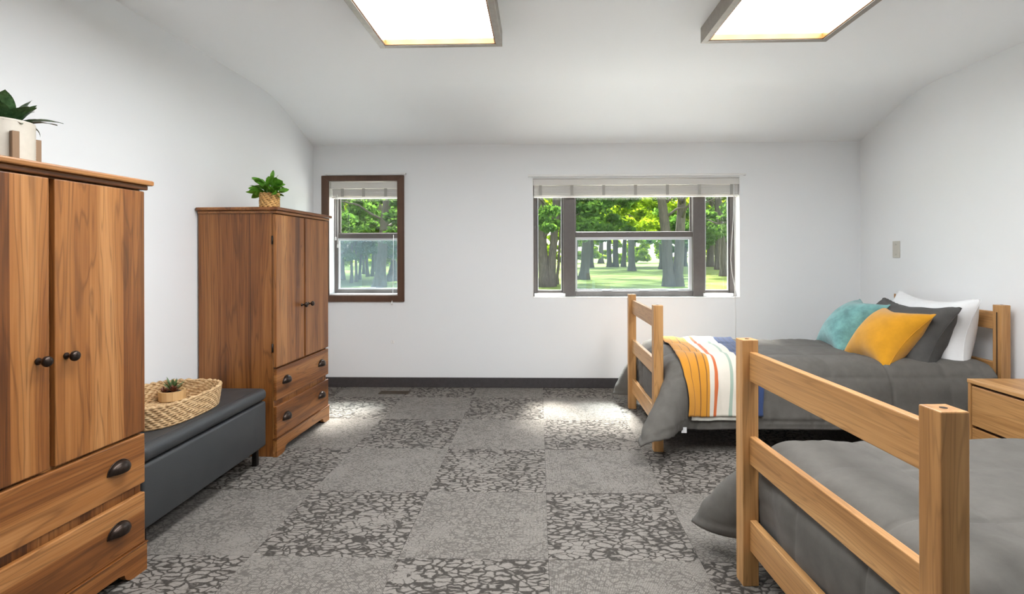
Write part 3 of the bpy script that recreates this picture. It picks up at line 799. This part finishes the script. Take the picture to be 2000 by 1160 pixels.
# ------------------------------------------------------------------ pillows
def inflate(w, h, thick, seed, n=38, steps=90):
    """two flat sheets sewn at the edge and blown up until the middle is `thick` apart; returns front and back grids (x = thickness axis)"""
    m = max(24, int(n * h / w)); r = np.random.default_rng(seed)
    y = np.linspace(-w / 2, w / 2, n); z = np.linspace(-h / 2, h / 2, m); Y, Z = np.meshgrid(y, z, indexing='ij')
    hy, hz = y[1] - y[0], z[1] - z[0]; hd = math.hypot(hy, hz)
    bump = (1 - (2 * Y / w) ** 2) * (1 - (2 * Z / h) ** 2)
    S2 = [np.stack([sg * (.02 * bump + .003 * r.normal(size=Y.shape) * (bump > 0)), Y, Z], -1) for sg in (-1, 1)]
    Q2 = [a.copy() for a in S2]
    def con(A, B, rest, k):
        d = B - A; l = np.linalg.norm(d, axis=-1, keepdims=True); c = d * (.5 * k * (1 - rest / np.maximum(l, 1e-6))); A += c; B -= c
    edge = np.zeros(Y.shape, bool); edge[0] = edge[-1] = True; edge[:, 0] = edge[:, -1] = True
    for st in range(steps):
        gap = S2[1][n // 2, m // 2, 0] - S2[0][n // 2, m // 2, 0]
        pr_ = np.clip((thick - gap) / thick, .12, 1) * .006
        for i in (0, 1):
            P = S2[i]; V = (P - Q2[i]) * .8; Q2[i] = P.copy(); N = grid_normals(P); N = N * np.where((N[..., :1] * (1 if i else -1)) < 0, -1, 1) if False else N * np.sign((N[n // 2, m // 2, 0]) * (1 if i else -1))
            P += V + N * pr_; P[..., 2] -= .0002
        for it in range(7):
            for P in S2:
                for ax, rest in ((0, hy), (1, hz)):
                    T_ = P if ax == 0 else P.transpose(1, 0, 2); L_ = T_.shape[0]
                    for o in (0, 1):
                        e = (L_ - o) // 2 * 2; con(T_[o:o + e:2], T_[o + 1:o + e:2], rest, 1.0)
                    for o in range(4):
                        A = T_[o::4]; B = T_[o + 2::4]; k = min(len(A), len(B)); con(A[:k], B[:k], 2 * rest, .12)
                e = (n // 2) * 2
                con(P[0:e:2, :-1], P[1:e:2, 1:], hd, .3); con(P[0:e:2, 1:], P[1:e:2, :-1], hd, .3)
            av = (S2[0] + S2[1]) / 2
            for P in S2: P[edge] = av[edge]
    return S2[0], S2[1]
def pillow(name, w, h, th_, mat, loc, lean, label, twist=0.0, roll=0.0, seed=1, wr=.003, hang=0.0):
    """w along local y, h up, thickness along x; leans back towards +x"""
    A, B = inflate(w, h, th_, seed); ed = A.copy(); A, B = smooth_grid(A, 1), smooth_grid(B, 1)
    for P in (A, B): P[0], P[-1], P[:, 0], P[:, -1] = ed[0], ed[-1], ed[:, 0], ed[:, -1]
    A, B = refine(A, 2), refine(B, 2); n, m = A.shape[:2]
    for P in (A, B):
        P += grid_normals(P) * (vnoise(P[..., 1] * 30, P[..., 2] * 26, seed) * wr)[..., None] * (np.abs(A[..., 0] - B[..., 0]) > .01)[..., None]
        P[..., 2] -= hang * (2 * np.abs(P[..., 1]) / w) ** 3 * .5
    V = np.concatenate([A.reshape(-1, 3), B.reshape(-1, 3)]); F = []
    for i in range(n - 1):
        for j in range(m - 1):
            a = i * m + j
            F.append((a, a + 1, a + m + 1, a + m)); a += n * m; F.append((a, a + m, a + m + 1, a + 1))
    me = bpy.data.meshes.new(name); me.from_pydata(V.tolist(), [], F)
    bm = bmesh.new(); bm.from_mesh(me); bmesh.ops.remove_doubles(bm, verts=bm.verts, dist=.0004); bmesh.ops.recalc_face_normals(bm, faces=bm.faces); bm.to_mesh(me); bm.free()
    me.polygons.foreach_set('use_smooth', [True] * len(me.polygons))
    o = link(name, me, mat)
    o.matrix_world = Matrix.Translation(loc) @ Matrix.Rotation(twist, 4, 'Z') @ Matrix.Rotation(lean, 4, 'Y') @ Matrix.Rotation(roll, 4, 'X')
    E_ = [tuple(A[i, 0]) for i in range(n)] + [tuple(A[n - 1, j]) for j in range(1, m)] + [tuple(A[i, m - 1]) for i in range(n - 2, -1, -1)] + [tuple(A[0, j]) for j in range(m - 2, 0, -1)]
    tube_obj('seam', E_, .0024, mat, o, 5, closed=True)
    return tag(o, label, 'pillow', 'pillows on the far bed')
R = math.radians
pillow('bed_pillow', .80, .57, .19, M_white_cloth, (2.705, 3.775, .790), R(11), 'white pillow leaning on the oak headboard behind the charcoal pillow', seed=3, wr=.004, hang=.07)
pillow('bed_pillow', .78, .56, .19, M_graypil, (2.535, 3.745, .757), R(27), 'charcoal pillow between the white pillow and the mustard cushion', seed=8, wr=.005, hang=.07)
pillow('throw_pillow', .50, .485, .15, M_mustard, (2.362, 3.625, .742), R(41), 'mustard yellow square cushion in front of the charcoal pillow', seed=5, wr=.0015)
pillow('throw_pillow', .49, .51, .17, M_teal, (2.375, 4.045, .755), R(42), 'teal velvet cushion beside the mustard one', seed=11, wr=.002, twist=R(-8))

# ------------------------------------------------------------------ nightstand
ns = empty('nightstand', (2.43, 2.79, 0), label='oak nightstand with drawers between the two beds', cat='nightstand')
nd, nh, nt_ = .47, .31, .523
box('top', -.004, nd, -nh - .002, nh + .002, nt_ - .022, nt_, M_oak_y, ns, .003)
box('side_panel', 0, nd, nh - .02, nh, 0, nt_ - .022, M_oak_z, ns, .002); box('side_panel', 0, nd, -nh, -nh + .02, 0, nt_ - .022, M_oak_z, ns, .002)
box('back_panel', nd - .012, nd, -nh + .02, nh - .02, .03, nt_ - .022, M_oak_z, ns)
box('inner_case', .03, nd - .012, -nh + .021, nh - .021, .05, nt_ - .024, M_ch_dark, ns)
for z0, z1 in ((.268, .487), (.045, .252)): box('drawer', .003, .022, -nh + .024, nh - .024, z0, z1, M_oak_y, ns, .003)
box('base_rail', .006, .022, -nh + .02, nh - .02, 0, .04, M_oak_y, ns)

# ------------------------------------------------------------------ plants
def leaf_mesh(name, L, Wd, up, droop, n=9, fold=.15, tipw=0.0, base=.12, wave=0.0, curl=0.0):
    """blade starting at the origin along +x; up = start angle, droop = bend over the length"""
    s = np.linspace(0, 1, n); wprof = np.power(np.sin(PI * np.clip(base + (1 - base) * s, 0, 1)), .8) * (1 - tipw * s)
    wprof = np.maximum(wprof, .02); 
    x = [0]; z = [0]
    for i in range(1, n):
        a = up - droop * (s[i] ** 1.2); x.append(x[-1] + L / (n - 1) * math.cos(a)); z.append(z[-1] + L / (n - 1) * math.sin(a))
    P = np.zeros((n, 5, 3))
    for j, q in enumerate((-1, -.5, 0, .5, 1)):
        P[:, j, 0] = x; P[:, j, 1] = q * wprof * Wd / 2 * (1 + 0); P[:, j, 2] = np.array(z) + abs(q) * fold * wprof * Wd + wave * np.sin(s * 9 + q * 2) * Wd * abs(q)
    return grid_mesh(name, P)
def add_leaf(parent, name, mat, az, pos, **kw):
    o = link(name, leaf_mesh(name, **kw), mat, parent); o.location = pos; o.rotation_euler = (random.uniform(-.25, .25), 0, az)
    return o
# cream pot in a wooden stand on the near wardrobe
zt = 1.527
pl = empty('potted_plant', (-1.872, 1.80, zt), label='dark green plant in a cream ribbed pot on a wooden stand', cat='plant')
prof = [(.085, .018)]
for i in range(24):
    z = .02 + i * .0062; prof += [(.096, z), (.0985, z + .0031)]
prof += [(.097, .172), (.092, .172), (.088, .160)]
pot = lathe('pot', prof, M_ceramic, pl, 40)
lathe('soil', [(.088, .150), (.05, .158), (.005, .16)], M_soil, pl, 24)
va = math.atan2(-1.80, 1.842)    # direction from plant to camera
for q in range(4):
    a = va + R(22) + q * PI / 2
    leg = box('stand_leg', -.010, .010, -.010, .010, 0, .128, M_standwood, pl, .0015)
    leg.location = (.109 * math.cos(a), .109 * math.sin(a), .064); leg.rotation_euler = (0, 0, a)
for q in range(2):
    a = va + R(22) + q * PI / 2
    cb = box('stand_crossbar', -.098, .098, -.009, .009, .004 + q * .0, .018, M_standwood, pl, .001); cb.rotation_euler = (0, 0, a)
right = va + PI / 2     # towards the picture's right
specs = [(right - .05, .150, .056, .62, .70), (right + .45, .115, .050, .95, .35), (right + .95, .13, .066, 1.2, .2), (right - .55, .11, .060, .95, .35), (right + .15, .085, .05, 1.25, .1), (right + .3, .125, .07, 1.15, .15), (right - .25, .115, .065, 1.0, .2), (right + .7, .12, .07, 1.05, .2),
         (va + .35, .125, .085, 1.28, .30), (va - .15, .105, .085, 1.05, .55), (va + .85, .105, .075, .95, .45), (va - .6, .13, .085, 1.2, .3), (va + .1, .075, .075, .65, .9), (va + .6, .08, .07, .55, .9), (va - .45, .085, .075, .6, .9),
         (va + PI, .13, .08, 1.25, .3), (va + PI + .8, .13, .075, 1.1, .5), (va - 1.2, .13, .075, .8, .6), (va + PI - .7, .13, .075, .95, .6), (va - 1.9, .14, .07, .6, .6), (va + 1.3, .07, .055, .5, 1.0), (right + .3, .065, .045, .4, 1.1)]
for az, L_, w_, up_, dr in specs:
    add_leaf(pl, 'leaf', M_leaf_dark, az, (.024 * math.cos(az), .024 * math.sin(az), .150), L=L_ * 1.05, Wd=w_, up=up_, droop=dr, fold=.20, base=.28, tipw=.15, wave=.025, n=11)
add_leaf(pl, 'leaf', M_leaf_dry, right + .02, (.05 * math.cos(right), .05 * math.sin(right), .165), L=.11, Wd=.024, up=.5, droop=.6, fold=.1, wave=.1)
add_leaf(pl, 'leaf', M_leaf_dry, right + .1, (.07 * math.cos(right), .07 * math.sin(right), .168), L=.06, Wd=.02, up=.15, droop=1.7, fold=.1)

def rope_ring(rx, ry, z, r, n, tw, sup=2.0, phase=0):
    """closed strand ring with a twisted, lumpy radius"""
    pts = []; rad = []
    for i in range(n):
        a = 2 * PI * i / n; c, s = math.cos(a), math.sin(a)
        e = 2 / sup
        pts.append((rx * abs(c) ** e * (1 if c > 0 else -1), ry * abs(s) ** e * (1 if s > 0 else -1), z + .0016 * math.sin(a * tw + phase)))
        rad.append(r * (1 + .28 * math.sin(a * tw + phase)))
    return pts, rad
# wicker pot on the far wardrobe
wp = empty('potted_plant', (-1.705, 3.345, zt), label='bright green leafy plant in a wicker pot on the far wardrobe', cat='plant')
lathe('liner', [(.045, .004), (.052, .006), (.054, .094), (.050, .094), (.048, .07)], M_hole, wp, 24)
for i in range(9):
    pts, rad = rope_ring(.0545, .0545, .006 + i * .0108, .0062, 60, 11, 2.0, i * 1.7)
    tube_obj('wicker_coil', pts, rad, M_wicker2, wp, 6, closed=True)
lathe('soil', [(.05, .082), (.02, .088), (.003, .089)], M_soil, wp, 18)
for i in range(64):
    az = random.uniform(0, 2 * PI); tier = (i + .5) / 64
    st_h = .005 + .092 * tier * random.uniform(.7, 1.15); rr = .062 * random.uniform(.45, 1) * (1.15 - .45 * tier)
    base_p = (.018 * math.cos(az), .018 * math.sin(az), .084); tip = (rr * math.cos(az), rr * math.sin(az), .084 + st_h)
    lf = link('leaf', leaf_mesh('leaf', L=random.uniform(.048, .075), Wd=random.uniform(.036, .05), up=-.15 + 1.15 * tier + random.uniform(-.35, .45), droop=random.uniform(-.1, .6), fold=.12, base=.16, wave=.02), M_leaf_house, wp)
    lf.location = tip; lf.rotation_euler = (random.uniform(-.9, .9), 0, az + random.uniform(-.5, .5))
    tube_obj('stem', [base_p, ((base_p[0] + tip[0]) / 2, (base_p[1] + tip[1]) / 2, .084 + st_h * .6), tip], .0016, M_leaf_house, wp, 5)

# woven tray with the small succulent, on the bench
tr_ = empty('woven_tray', (-1.868, 2.585, .4475), label='oval woven seagrass tray on the black bench', cat='tray')
for i in range(10):
    f = i / 9
    pts, rad = rope_ring(.200 + .010 * f, .272 + .016 * f, .008 + i * .0105, .0078, 170, 38, 2.9, i * 2.1)
    tube_obj('strand', pts, rad, M_wicker, tr_, 6, closed=True)
for i in range(12):
    f = i / 12
    pts, rad = rope_ring(.180 * (1 - f) + .004, .252 * (1 - f) + .09 * f, .007, .0075, 90, 26, 2.8, i)
    tube_obj('base_strand', pts, rad, M_wicker, tr_, 5, closed=True)
sp = empty('succulent_pot', (-1.955, 2.795, .4475 + .0155), label='small succulent in a pale wooden pot standing in the woven tray', cat='plant')
lathe('pot', [(.056, 0), (.062, .004), (.064, .052), (.056, .052), (.054, .044)], M_potwood, sp, 14, smooth=False)
lathe('soil', [(.0545, .043), (.02, .047), (.003, .048)], M_soil, sp, 14)
for (cx_, cy_, mat, n, L0, w0, z0, upm) in ((.022, -.020, M_succ_red, 34, .042, .010, .045, .9), (-.012, .022, M_succ_green, 15, .075, .016, .045, 1.0), (-.02, -.03, M_succ_red, 16, .035, .010, .045, .9)):
    for i in range(n):
        az = i * 2.4; f = i / n
        add_leaf(sp, 'leaf', mat, az, (cx_, cy_, z0), L=L0 * random.uniform(.75, 1.1), Wd=w0, up=.25 + upm * f + .1, droop=-.2, n=5, fold=.2, base=.3)

# ------------------------------------------------------------------ the park outside
GZ = -.15
k = NB('lawn_grass'); b = k.bsdf(Roughness=.95); b.inputs['Specular IOR Level'].default_value = .1
f = k.noise(k.coord(), .35, 6, .7)
k.l(k.ramp(f, [(.3, (.09, .13, .022)), (.55, (.125, .172, .036)), (.75, (.16, .205, .055))]), b.inputs['Base Color']); M_lawn = k.m
bm = bmesh.new(); bmesh.ops.create_grid(bm, x_segments=60, y_segments=60, size=130)
for v in bm.verts:
    v.co.z = .0 if v.co.length < 30 else .25 * math.sin(v.co.x * .07) * math.sin(v.co.y * .05)
lawn = link('ground', bm_mesh('ground', bm, True), M_lawn); lawn.location = (0, 5.2 + 131, GZ); tag(lawn, 'sunlit mown lawn of the park outside', kind='structure')
M_bounce_slab = plain('pale_bounce_concrete', (.58, .56, .52), .85, .08, 3)  # added slab below the window view, bounces sunlight up onto the ceiling
pt = box('bounce_slab', -14, 15, YB + T + .02, 10.6, GZ - .1, GZ + .03, M_bounce_slab); tag(pt, 'added pale concrete slab outside, out of view, bouncing sunlight onto the ceiling', kind='structure')
M_bark = NB('tree_bark'); b = M_bark.bsdf(Roughness=.95)
f = M_bark.noise(M_bark.coord((6, 6, 1.2)), 3, 6, .7)
M_bark.l(M_bark.ramp(f, [(.3, (.045, .038, .032)), (.7, (.15, .125, .105))]), b.inputs['Base Color']); M_bark.bump(f, b, .6, .05); M_bark = M_bark.m
def treeleaf(name, c0, c1, tr_c):
    k = NB(name)
    f = k.noise(k.coord(), 1.2, 3, .6); c = k.ramp(f, [(.35, c0), (.65, c1)])
    d = k.n('ShaderNodeBsdfDiffuse'); t = k.n('ShaderNodeBsdfTranslucent'); m = k.n('ShaderNodeMixShader'); m.inputs[0].default_value = .5
    k.l(c, d.inputs[0]); k.l(k.mix(1.0, c, tr_c, 'MULTIPLY'), t.inputs[0]); k.l(d.outputs[0], m.inputs[1]); k.l(t.outputs[0], m.inputs[2]); k.l(m.outputs[0], k.out.inputs[0])
    return k.m
M_tl = [treeleaf('sunlit_maple_leaf', (.09, .165, .015), (.21, .31, .035), (2.0, 1.8, .6)), treeleaf('deep_green_leaf', (.03, .075, .022), (.085, .165, .045), (1.7, 1.7, .8))]

def foliage_mesh(name, n, R_, zlo, zhi, size, seed, mat, clumps=120, gap=.6):
    r = np.random.default_rng(seed)
    # clumps spread through an ellipsoid shell, drooping at the rim
    a = r.uniform(0, 2 * PI, clumps); q = np.sqrt(r.uniform(.05, 1, clumps)); zc = r.uniform(0, 1, clumps) ** 1.25
    dome = np.sqrt(np.clip(1 - (q * .85) ** 2, 0, 1))
    cz = zlo + (zhi - zlo) * zc * dome + (1 - q) * 1.2 - .3 * q
    cx = R_ * q * np.cos(a); cy = R_ * q * np.sin(a)
    ci = r.integers(0, clumps, n)
    rad = r.uniform(.5, 1.1, clumps) * gap * R_ * .24
    d = r.normal(0, 1, (n, 3)); d /= np.linalg.norm(d, axis=1)[:, None]; d *= (r.uniform(0, 1, n) ** .5)[:, None] * rad[ci][:, None]; d[:, 2] *= .55
    ctr = np.stack([cx[ci], cy[ci], cz[ci]], 1) + d
    nrm = r.normal(0, 1, (n, 3)); nrm[:, 2] += .8; nrm /= np.linalg.norm(nrm, axis=1)[:, None]
    ref = r.normal(0, 1, (n, 3)); u = np.cross(nrm, ref); u /= np.linalg.norm(u, axis=1)[:, None]; w = np.cross(nrm, u)
    sz = size * r.uniform(.6, 1.3, n)[:, None]
    # pointed leaf: rhombus
    V = np.stack([ctr - u * sz, ctr + w * sz * .55 - u * sz * .1, ctr + u * sz, ctr - w * sz * .55 - u * sz * .1], 1).reshape(-1, 3)
    me = bpy.data.meshes.new(name); me.vertices.add(4 * n); me.vertices.foreach_set('co', V.astype(np.float32).ravel())
    me.loops.add(4 * n); me.loops.foreach_set('vertex_index', np.arange(4 * n, dtype=np.int32))
    me.polygons.add(n); me.polygons.foreach_set('loop_start', np.arange(0, 4 * n, 4, dtype=np.int32)); me.polygons.foreach_set('loop_total', np.full(n, 4, dtype=np.int32))
    me.update(calc_edges=True); me.materials.append(mat); return me
FOL = [foliage_mesh('foliage', 24000, 4.6, 2.5, 9.5, .10, 1, M_tl[0], 100, .52), foliage_mesh('foliage', 26000, 4.4, 2.2, 9.0, .12, 2, M_tl[1]),
       foliage_mesh('foliage', 20000, 5.0, 3.0, 10.5, .12, 3, M_tl[0], 90, .5), foliage_mesh('foliage', 14000, 6.0, 3.2, 13.0, .22, 4, M_tl[0], 80, .55)]
def unproject(u, v, z):       # point on the ground seen at a pixel of the photograph
    th_, ro = math.radians(1.64), math.radians(-.16)
    a, b2 = u - CX, v - CY; x = a * math.cos(ro) + b2 * math.sin(ro); y = -a * math.sin(ro) + b2 * math.cos(ro)
    xc, zc = x / FPX, -y / FPX
    d = (xc * math.cos(th_) - math.sin(th_), xc * math.sin(th_) + math.cos(th_), zc); t = (z - EYE) / d[2]
    return Vector((d[0] * t, d[1] * t, z))
def tree(pos, stems, fol, scale, rz, label, fz=0.0, branches=5, seed=0):
    """stems: list of (base radius, list of (dx, dy, z)) in metres"""
    r = random.Random(seed)
    t = empty('park_tree', pos, 0, label=label, cat='tree', group='trees in the park outside')
    for (r0, path) in stems:
        n = len(path); H_ = path[-1][2]
        P = []; Rr = []
        for i in range(n - 1):
            for q in range(4):
                f = q / 4; p = [path[i][c] * (1 - f) + path[i + 1][c] * f for c in range(3)]; P.append(p)
        P.append(list(path[-1]))
        for p in P:
            z = p[2]; Rr.append(r0 * (1 - .45 * z / max(H_, .1)) * (1 + .55 * math.exp(-z / .22)))
            p[0] += r.uniform(-.02, .02); p[1] += r.uniform(-.02, .02)
        P[0][2] = -.1
        tk = tube_obj('trunk', P, Rr, M_bark, t, 10)
        for k_ in range(branches):
            f = r.uniform(.45, .95); i0 = int(f * (len(P) - 1)); a = r.uniform(0, 2 * PI); ln = r.uniform(1.6, 3.6)
            p0 = Vector(P[i0]); rb = Rr[i0] * .32
            pts = [p0 + Vector((math.cos(a) * ln * q, math.sin(a) * ln * q, ln * (.55 * q - .25 * q * q) + .1 * math.sin(q * 9 + a))) for q in (0, .2, .4, .6, .8, 1.0)]
            tube_obj('branch', pts, [rb * (1 - .8 * q) for q in (0, .2, .4, .6, .8, 1.0)], M_bark, tk, 6)
    if fol is not None:
        o = link('foliage', FOL[fol], None, t); o.location = (0, 0, fz); o.rotation_euler = (0, 0, rz); o.scale = (scale, scale, scale)
    return t
def stem(r, lean=(0, 0), h=6.0, off=(0, 0)):
    return (r, [(off[0], off[1], 0), (off[0] + lean[0] * .3, off[1] + lean[1] * .3, h * .33), (off[0] + lean[0] * .65, off[1] + lean[1] * .65, h * .66), (off[0] + lean[0], off[1] + lean[1], h)])
U = unproject
tree(U(1064, 560, GZ), [stem(.25, (-.3, .2), 5), stem(.2, (.55, .1), 5, (.18, 0)), stem(.17, (.2, .4), 5, (.3, .25))], 1, .85, .4, 'broad multi-stemmed tree in the left light of the wide window', .2, 4, 1)
tree(U(1088, 556, GZ), [stem(.07, (.35, 0), 5), stem(.055, (-.1, .2), 5, (.25, .2))], None, 1, 0, 'pair of slender dark saplings beside the multi-stemmed tree', 0, 4, 2)
tree(U(1137, 547, GZ), [stem(.26, (.45, 0), 6, (.1, 0)), stem(.16, (.25, 0), 6, (-.42, .1))], 0, 1.0, 1.2, 'leaning twin-trunk tree at the left of the centre pane', .0, 5, 3)
tree(U(1154, 524.5, GZ), [stem(.27, (.1, 0), 8)], 2, 1.2, 2.0, 'thin distant tree behind the leaning twin-trunk tree', .3, 5, 4)
tree(U(1200, 523.5, GZ), [stem(.26, (-.2, 0), 8, (-.5, 0)), stem(.3, (.1, 0), 8, (.1, 0)), stem(.24, (.5, 0), 8, (.9, 0))], 1, 1.25, 3.1, 'distant clump of three trunks left of the middle pane', .3, 4, 5)
tree(U(1234, 532, GZ), [stem(.27, (-.1, 0), 8)], 0, 1.2, 4.0, 'straight tree with flared roots in the middle of the lawn', .5, 6, 6)
tree(U(1295, 529.5, GZ), [stem(.30, (-.2, 0), 9)], 2, 1.2, 5.0, 'straight tree just left of the forked trunk', .6, 6, 7)
tree(U(1314.5, 561.5, GZ), [stem(.235, (-.62, 0), 7, (-.12, 0)), stem(.22, (.42, 0), 7, (.17, .02))], 0, 1.0, .9, 'big forked tree with two stout trunks near the window', 1.0, 5, 8)
tree(U(1338, 524, GZ), [stem(.22, (.1, 0), 8)], 1, 1.2, 1.9, 'thin distant tree right of the forked trunk', .4, 5, 9)
tree(U(1387, 525.5, GZ), [stem(.36, (.1, 0), 8)], 2, 1.2, 2.7, 'distant thick trunk at the left of the right-hand light', .2, 5, 10)
tree(U(1402, 532, GZ), [stem(.24, (-.1, 0), 7)], 1, 1.1, 3.9, 'middle tree in the right-hand light of the wide window', .0, 5, 11)
tree(U(1414, 544, GZ), [stem(.215, (-.35, 0), 6)], 1, .9, 4.6, 'nearest tree in the right-hand light of the wide window', -.1, 5, 12)
tree(U(1421, 524, GZ), [stem(.3, (.2, 0), 8)], 0, 1.2, 5.5, 'distant tree at the right edge of the wide window', .4, 5, 13)
# beyond the small window
tree(U(741, 558, GZ), [stem(.24, (.55, 0), 6)], 1, .95, .3, 'thick dark leaning trunk seen through the small window', -.35, 5, 14)
tree(U(766, 545, GZ), [stem(.28, (.1, 0), 1.1)], None, 1, 0, 'dark stump at the right of the small window view', 0, 0, 15)
for q, (u_, v_, r_, ln) in enumerate([(686, 549, .07, .15), (696, 547, .07, -.1), (702, 543, .08, .6), (668, 543, .13, .1), (718, 538, .1, -.3), (727, 537, .1, .3), (655, 548, .14, .2), (710, 533, .1, .1)]):
    lab = ['thinnest upright sapling in the small window', 'sapling just right of the thinnest one in the small window', 'sapling tilting right in the small window', 'sturdy young tree at the left of the small window',
           'distant sapling tilting left in the small window', 'distant sapling tilting right beside the thick trunk', 'young tree at the far left edge of the small window', 'farthest slim tree in the middle of the small window'][q]
    tree(U(u_, v_, GZ), [stem(r_, (ln, 0), 6)], [None, 1, None, 1, 1, None, 1, 0][q], .8, q * 1.1, lab, -.3 if q != 7 else .4, 4, 20 + q)
# belt of big trees closing the view
k_ = 0
BELT = sorted([(-58, 62, 1.2), (-46, 70, 1.3), (-36, 60, 1.1), (-27, 74, 1.3), (-17, 66, 1.2), (-9, 82, 1.3), (1, 90, 1.3), (10, 86, 1.2), (17, 96, 1.3), (26, 100, 1.3), (36, 92, 1.3), (46, 84, 1.2), (58, 88, 1.3), (-30, 44, 1.0), (-22, 38, .9), (-14, 46, 1.0)], key=lambda q: q[0] / q[1])
ORD = 'leftmost second third fourth fifth sixth seventh eighth ninth tenth eleventh twelfth thirteenth fourteenth fifteenth rightmost'.split()
for (x, y, s) in BELT:
    lab = ORD[k_] + (' tree' if k_ in (0, 15) else ' tree from the left') + ' in the belt at the back of the park'
    t_ = tree((x, y, GZ), [stem(.4, (.2, 0), 9)], 3, s, k_ * 1.3, lab, -3.0 * s, 4, 40 + k_); k_ += 1
    t_['group'] = 'belt of distant park trees'
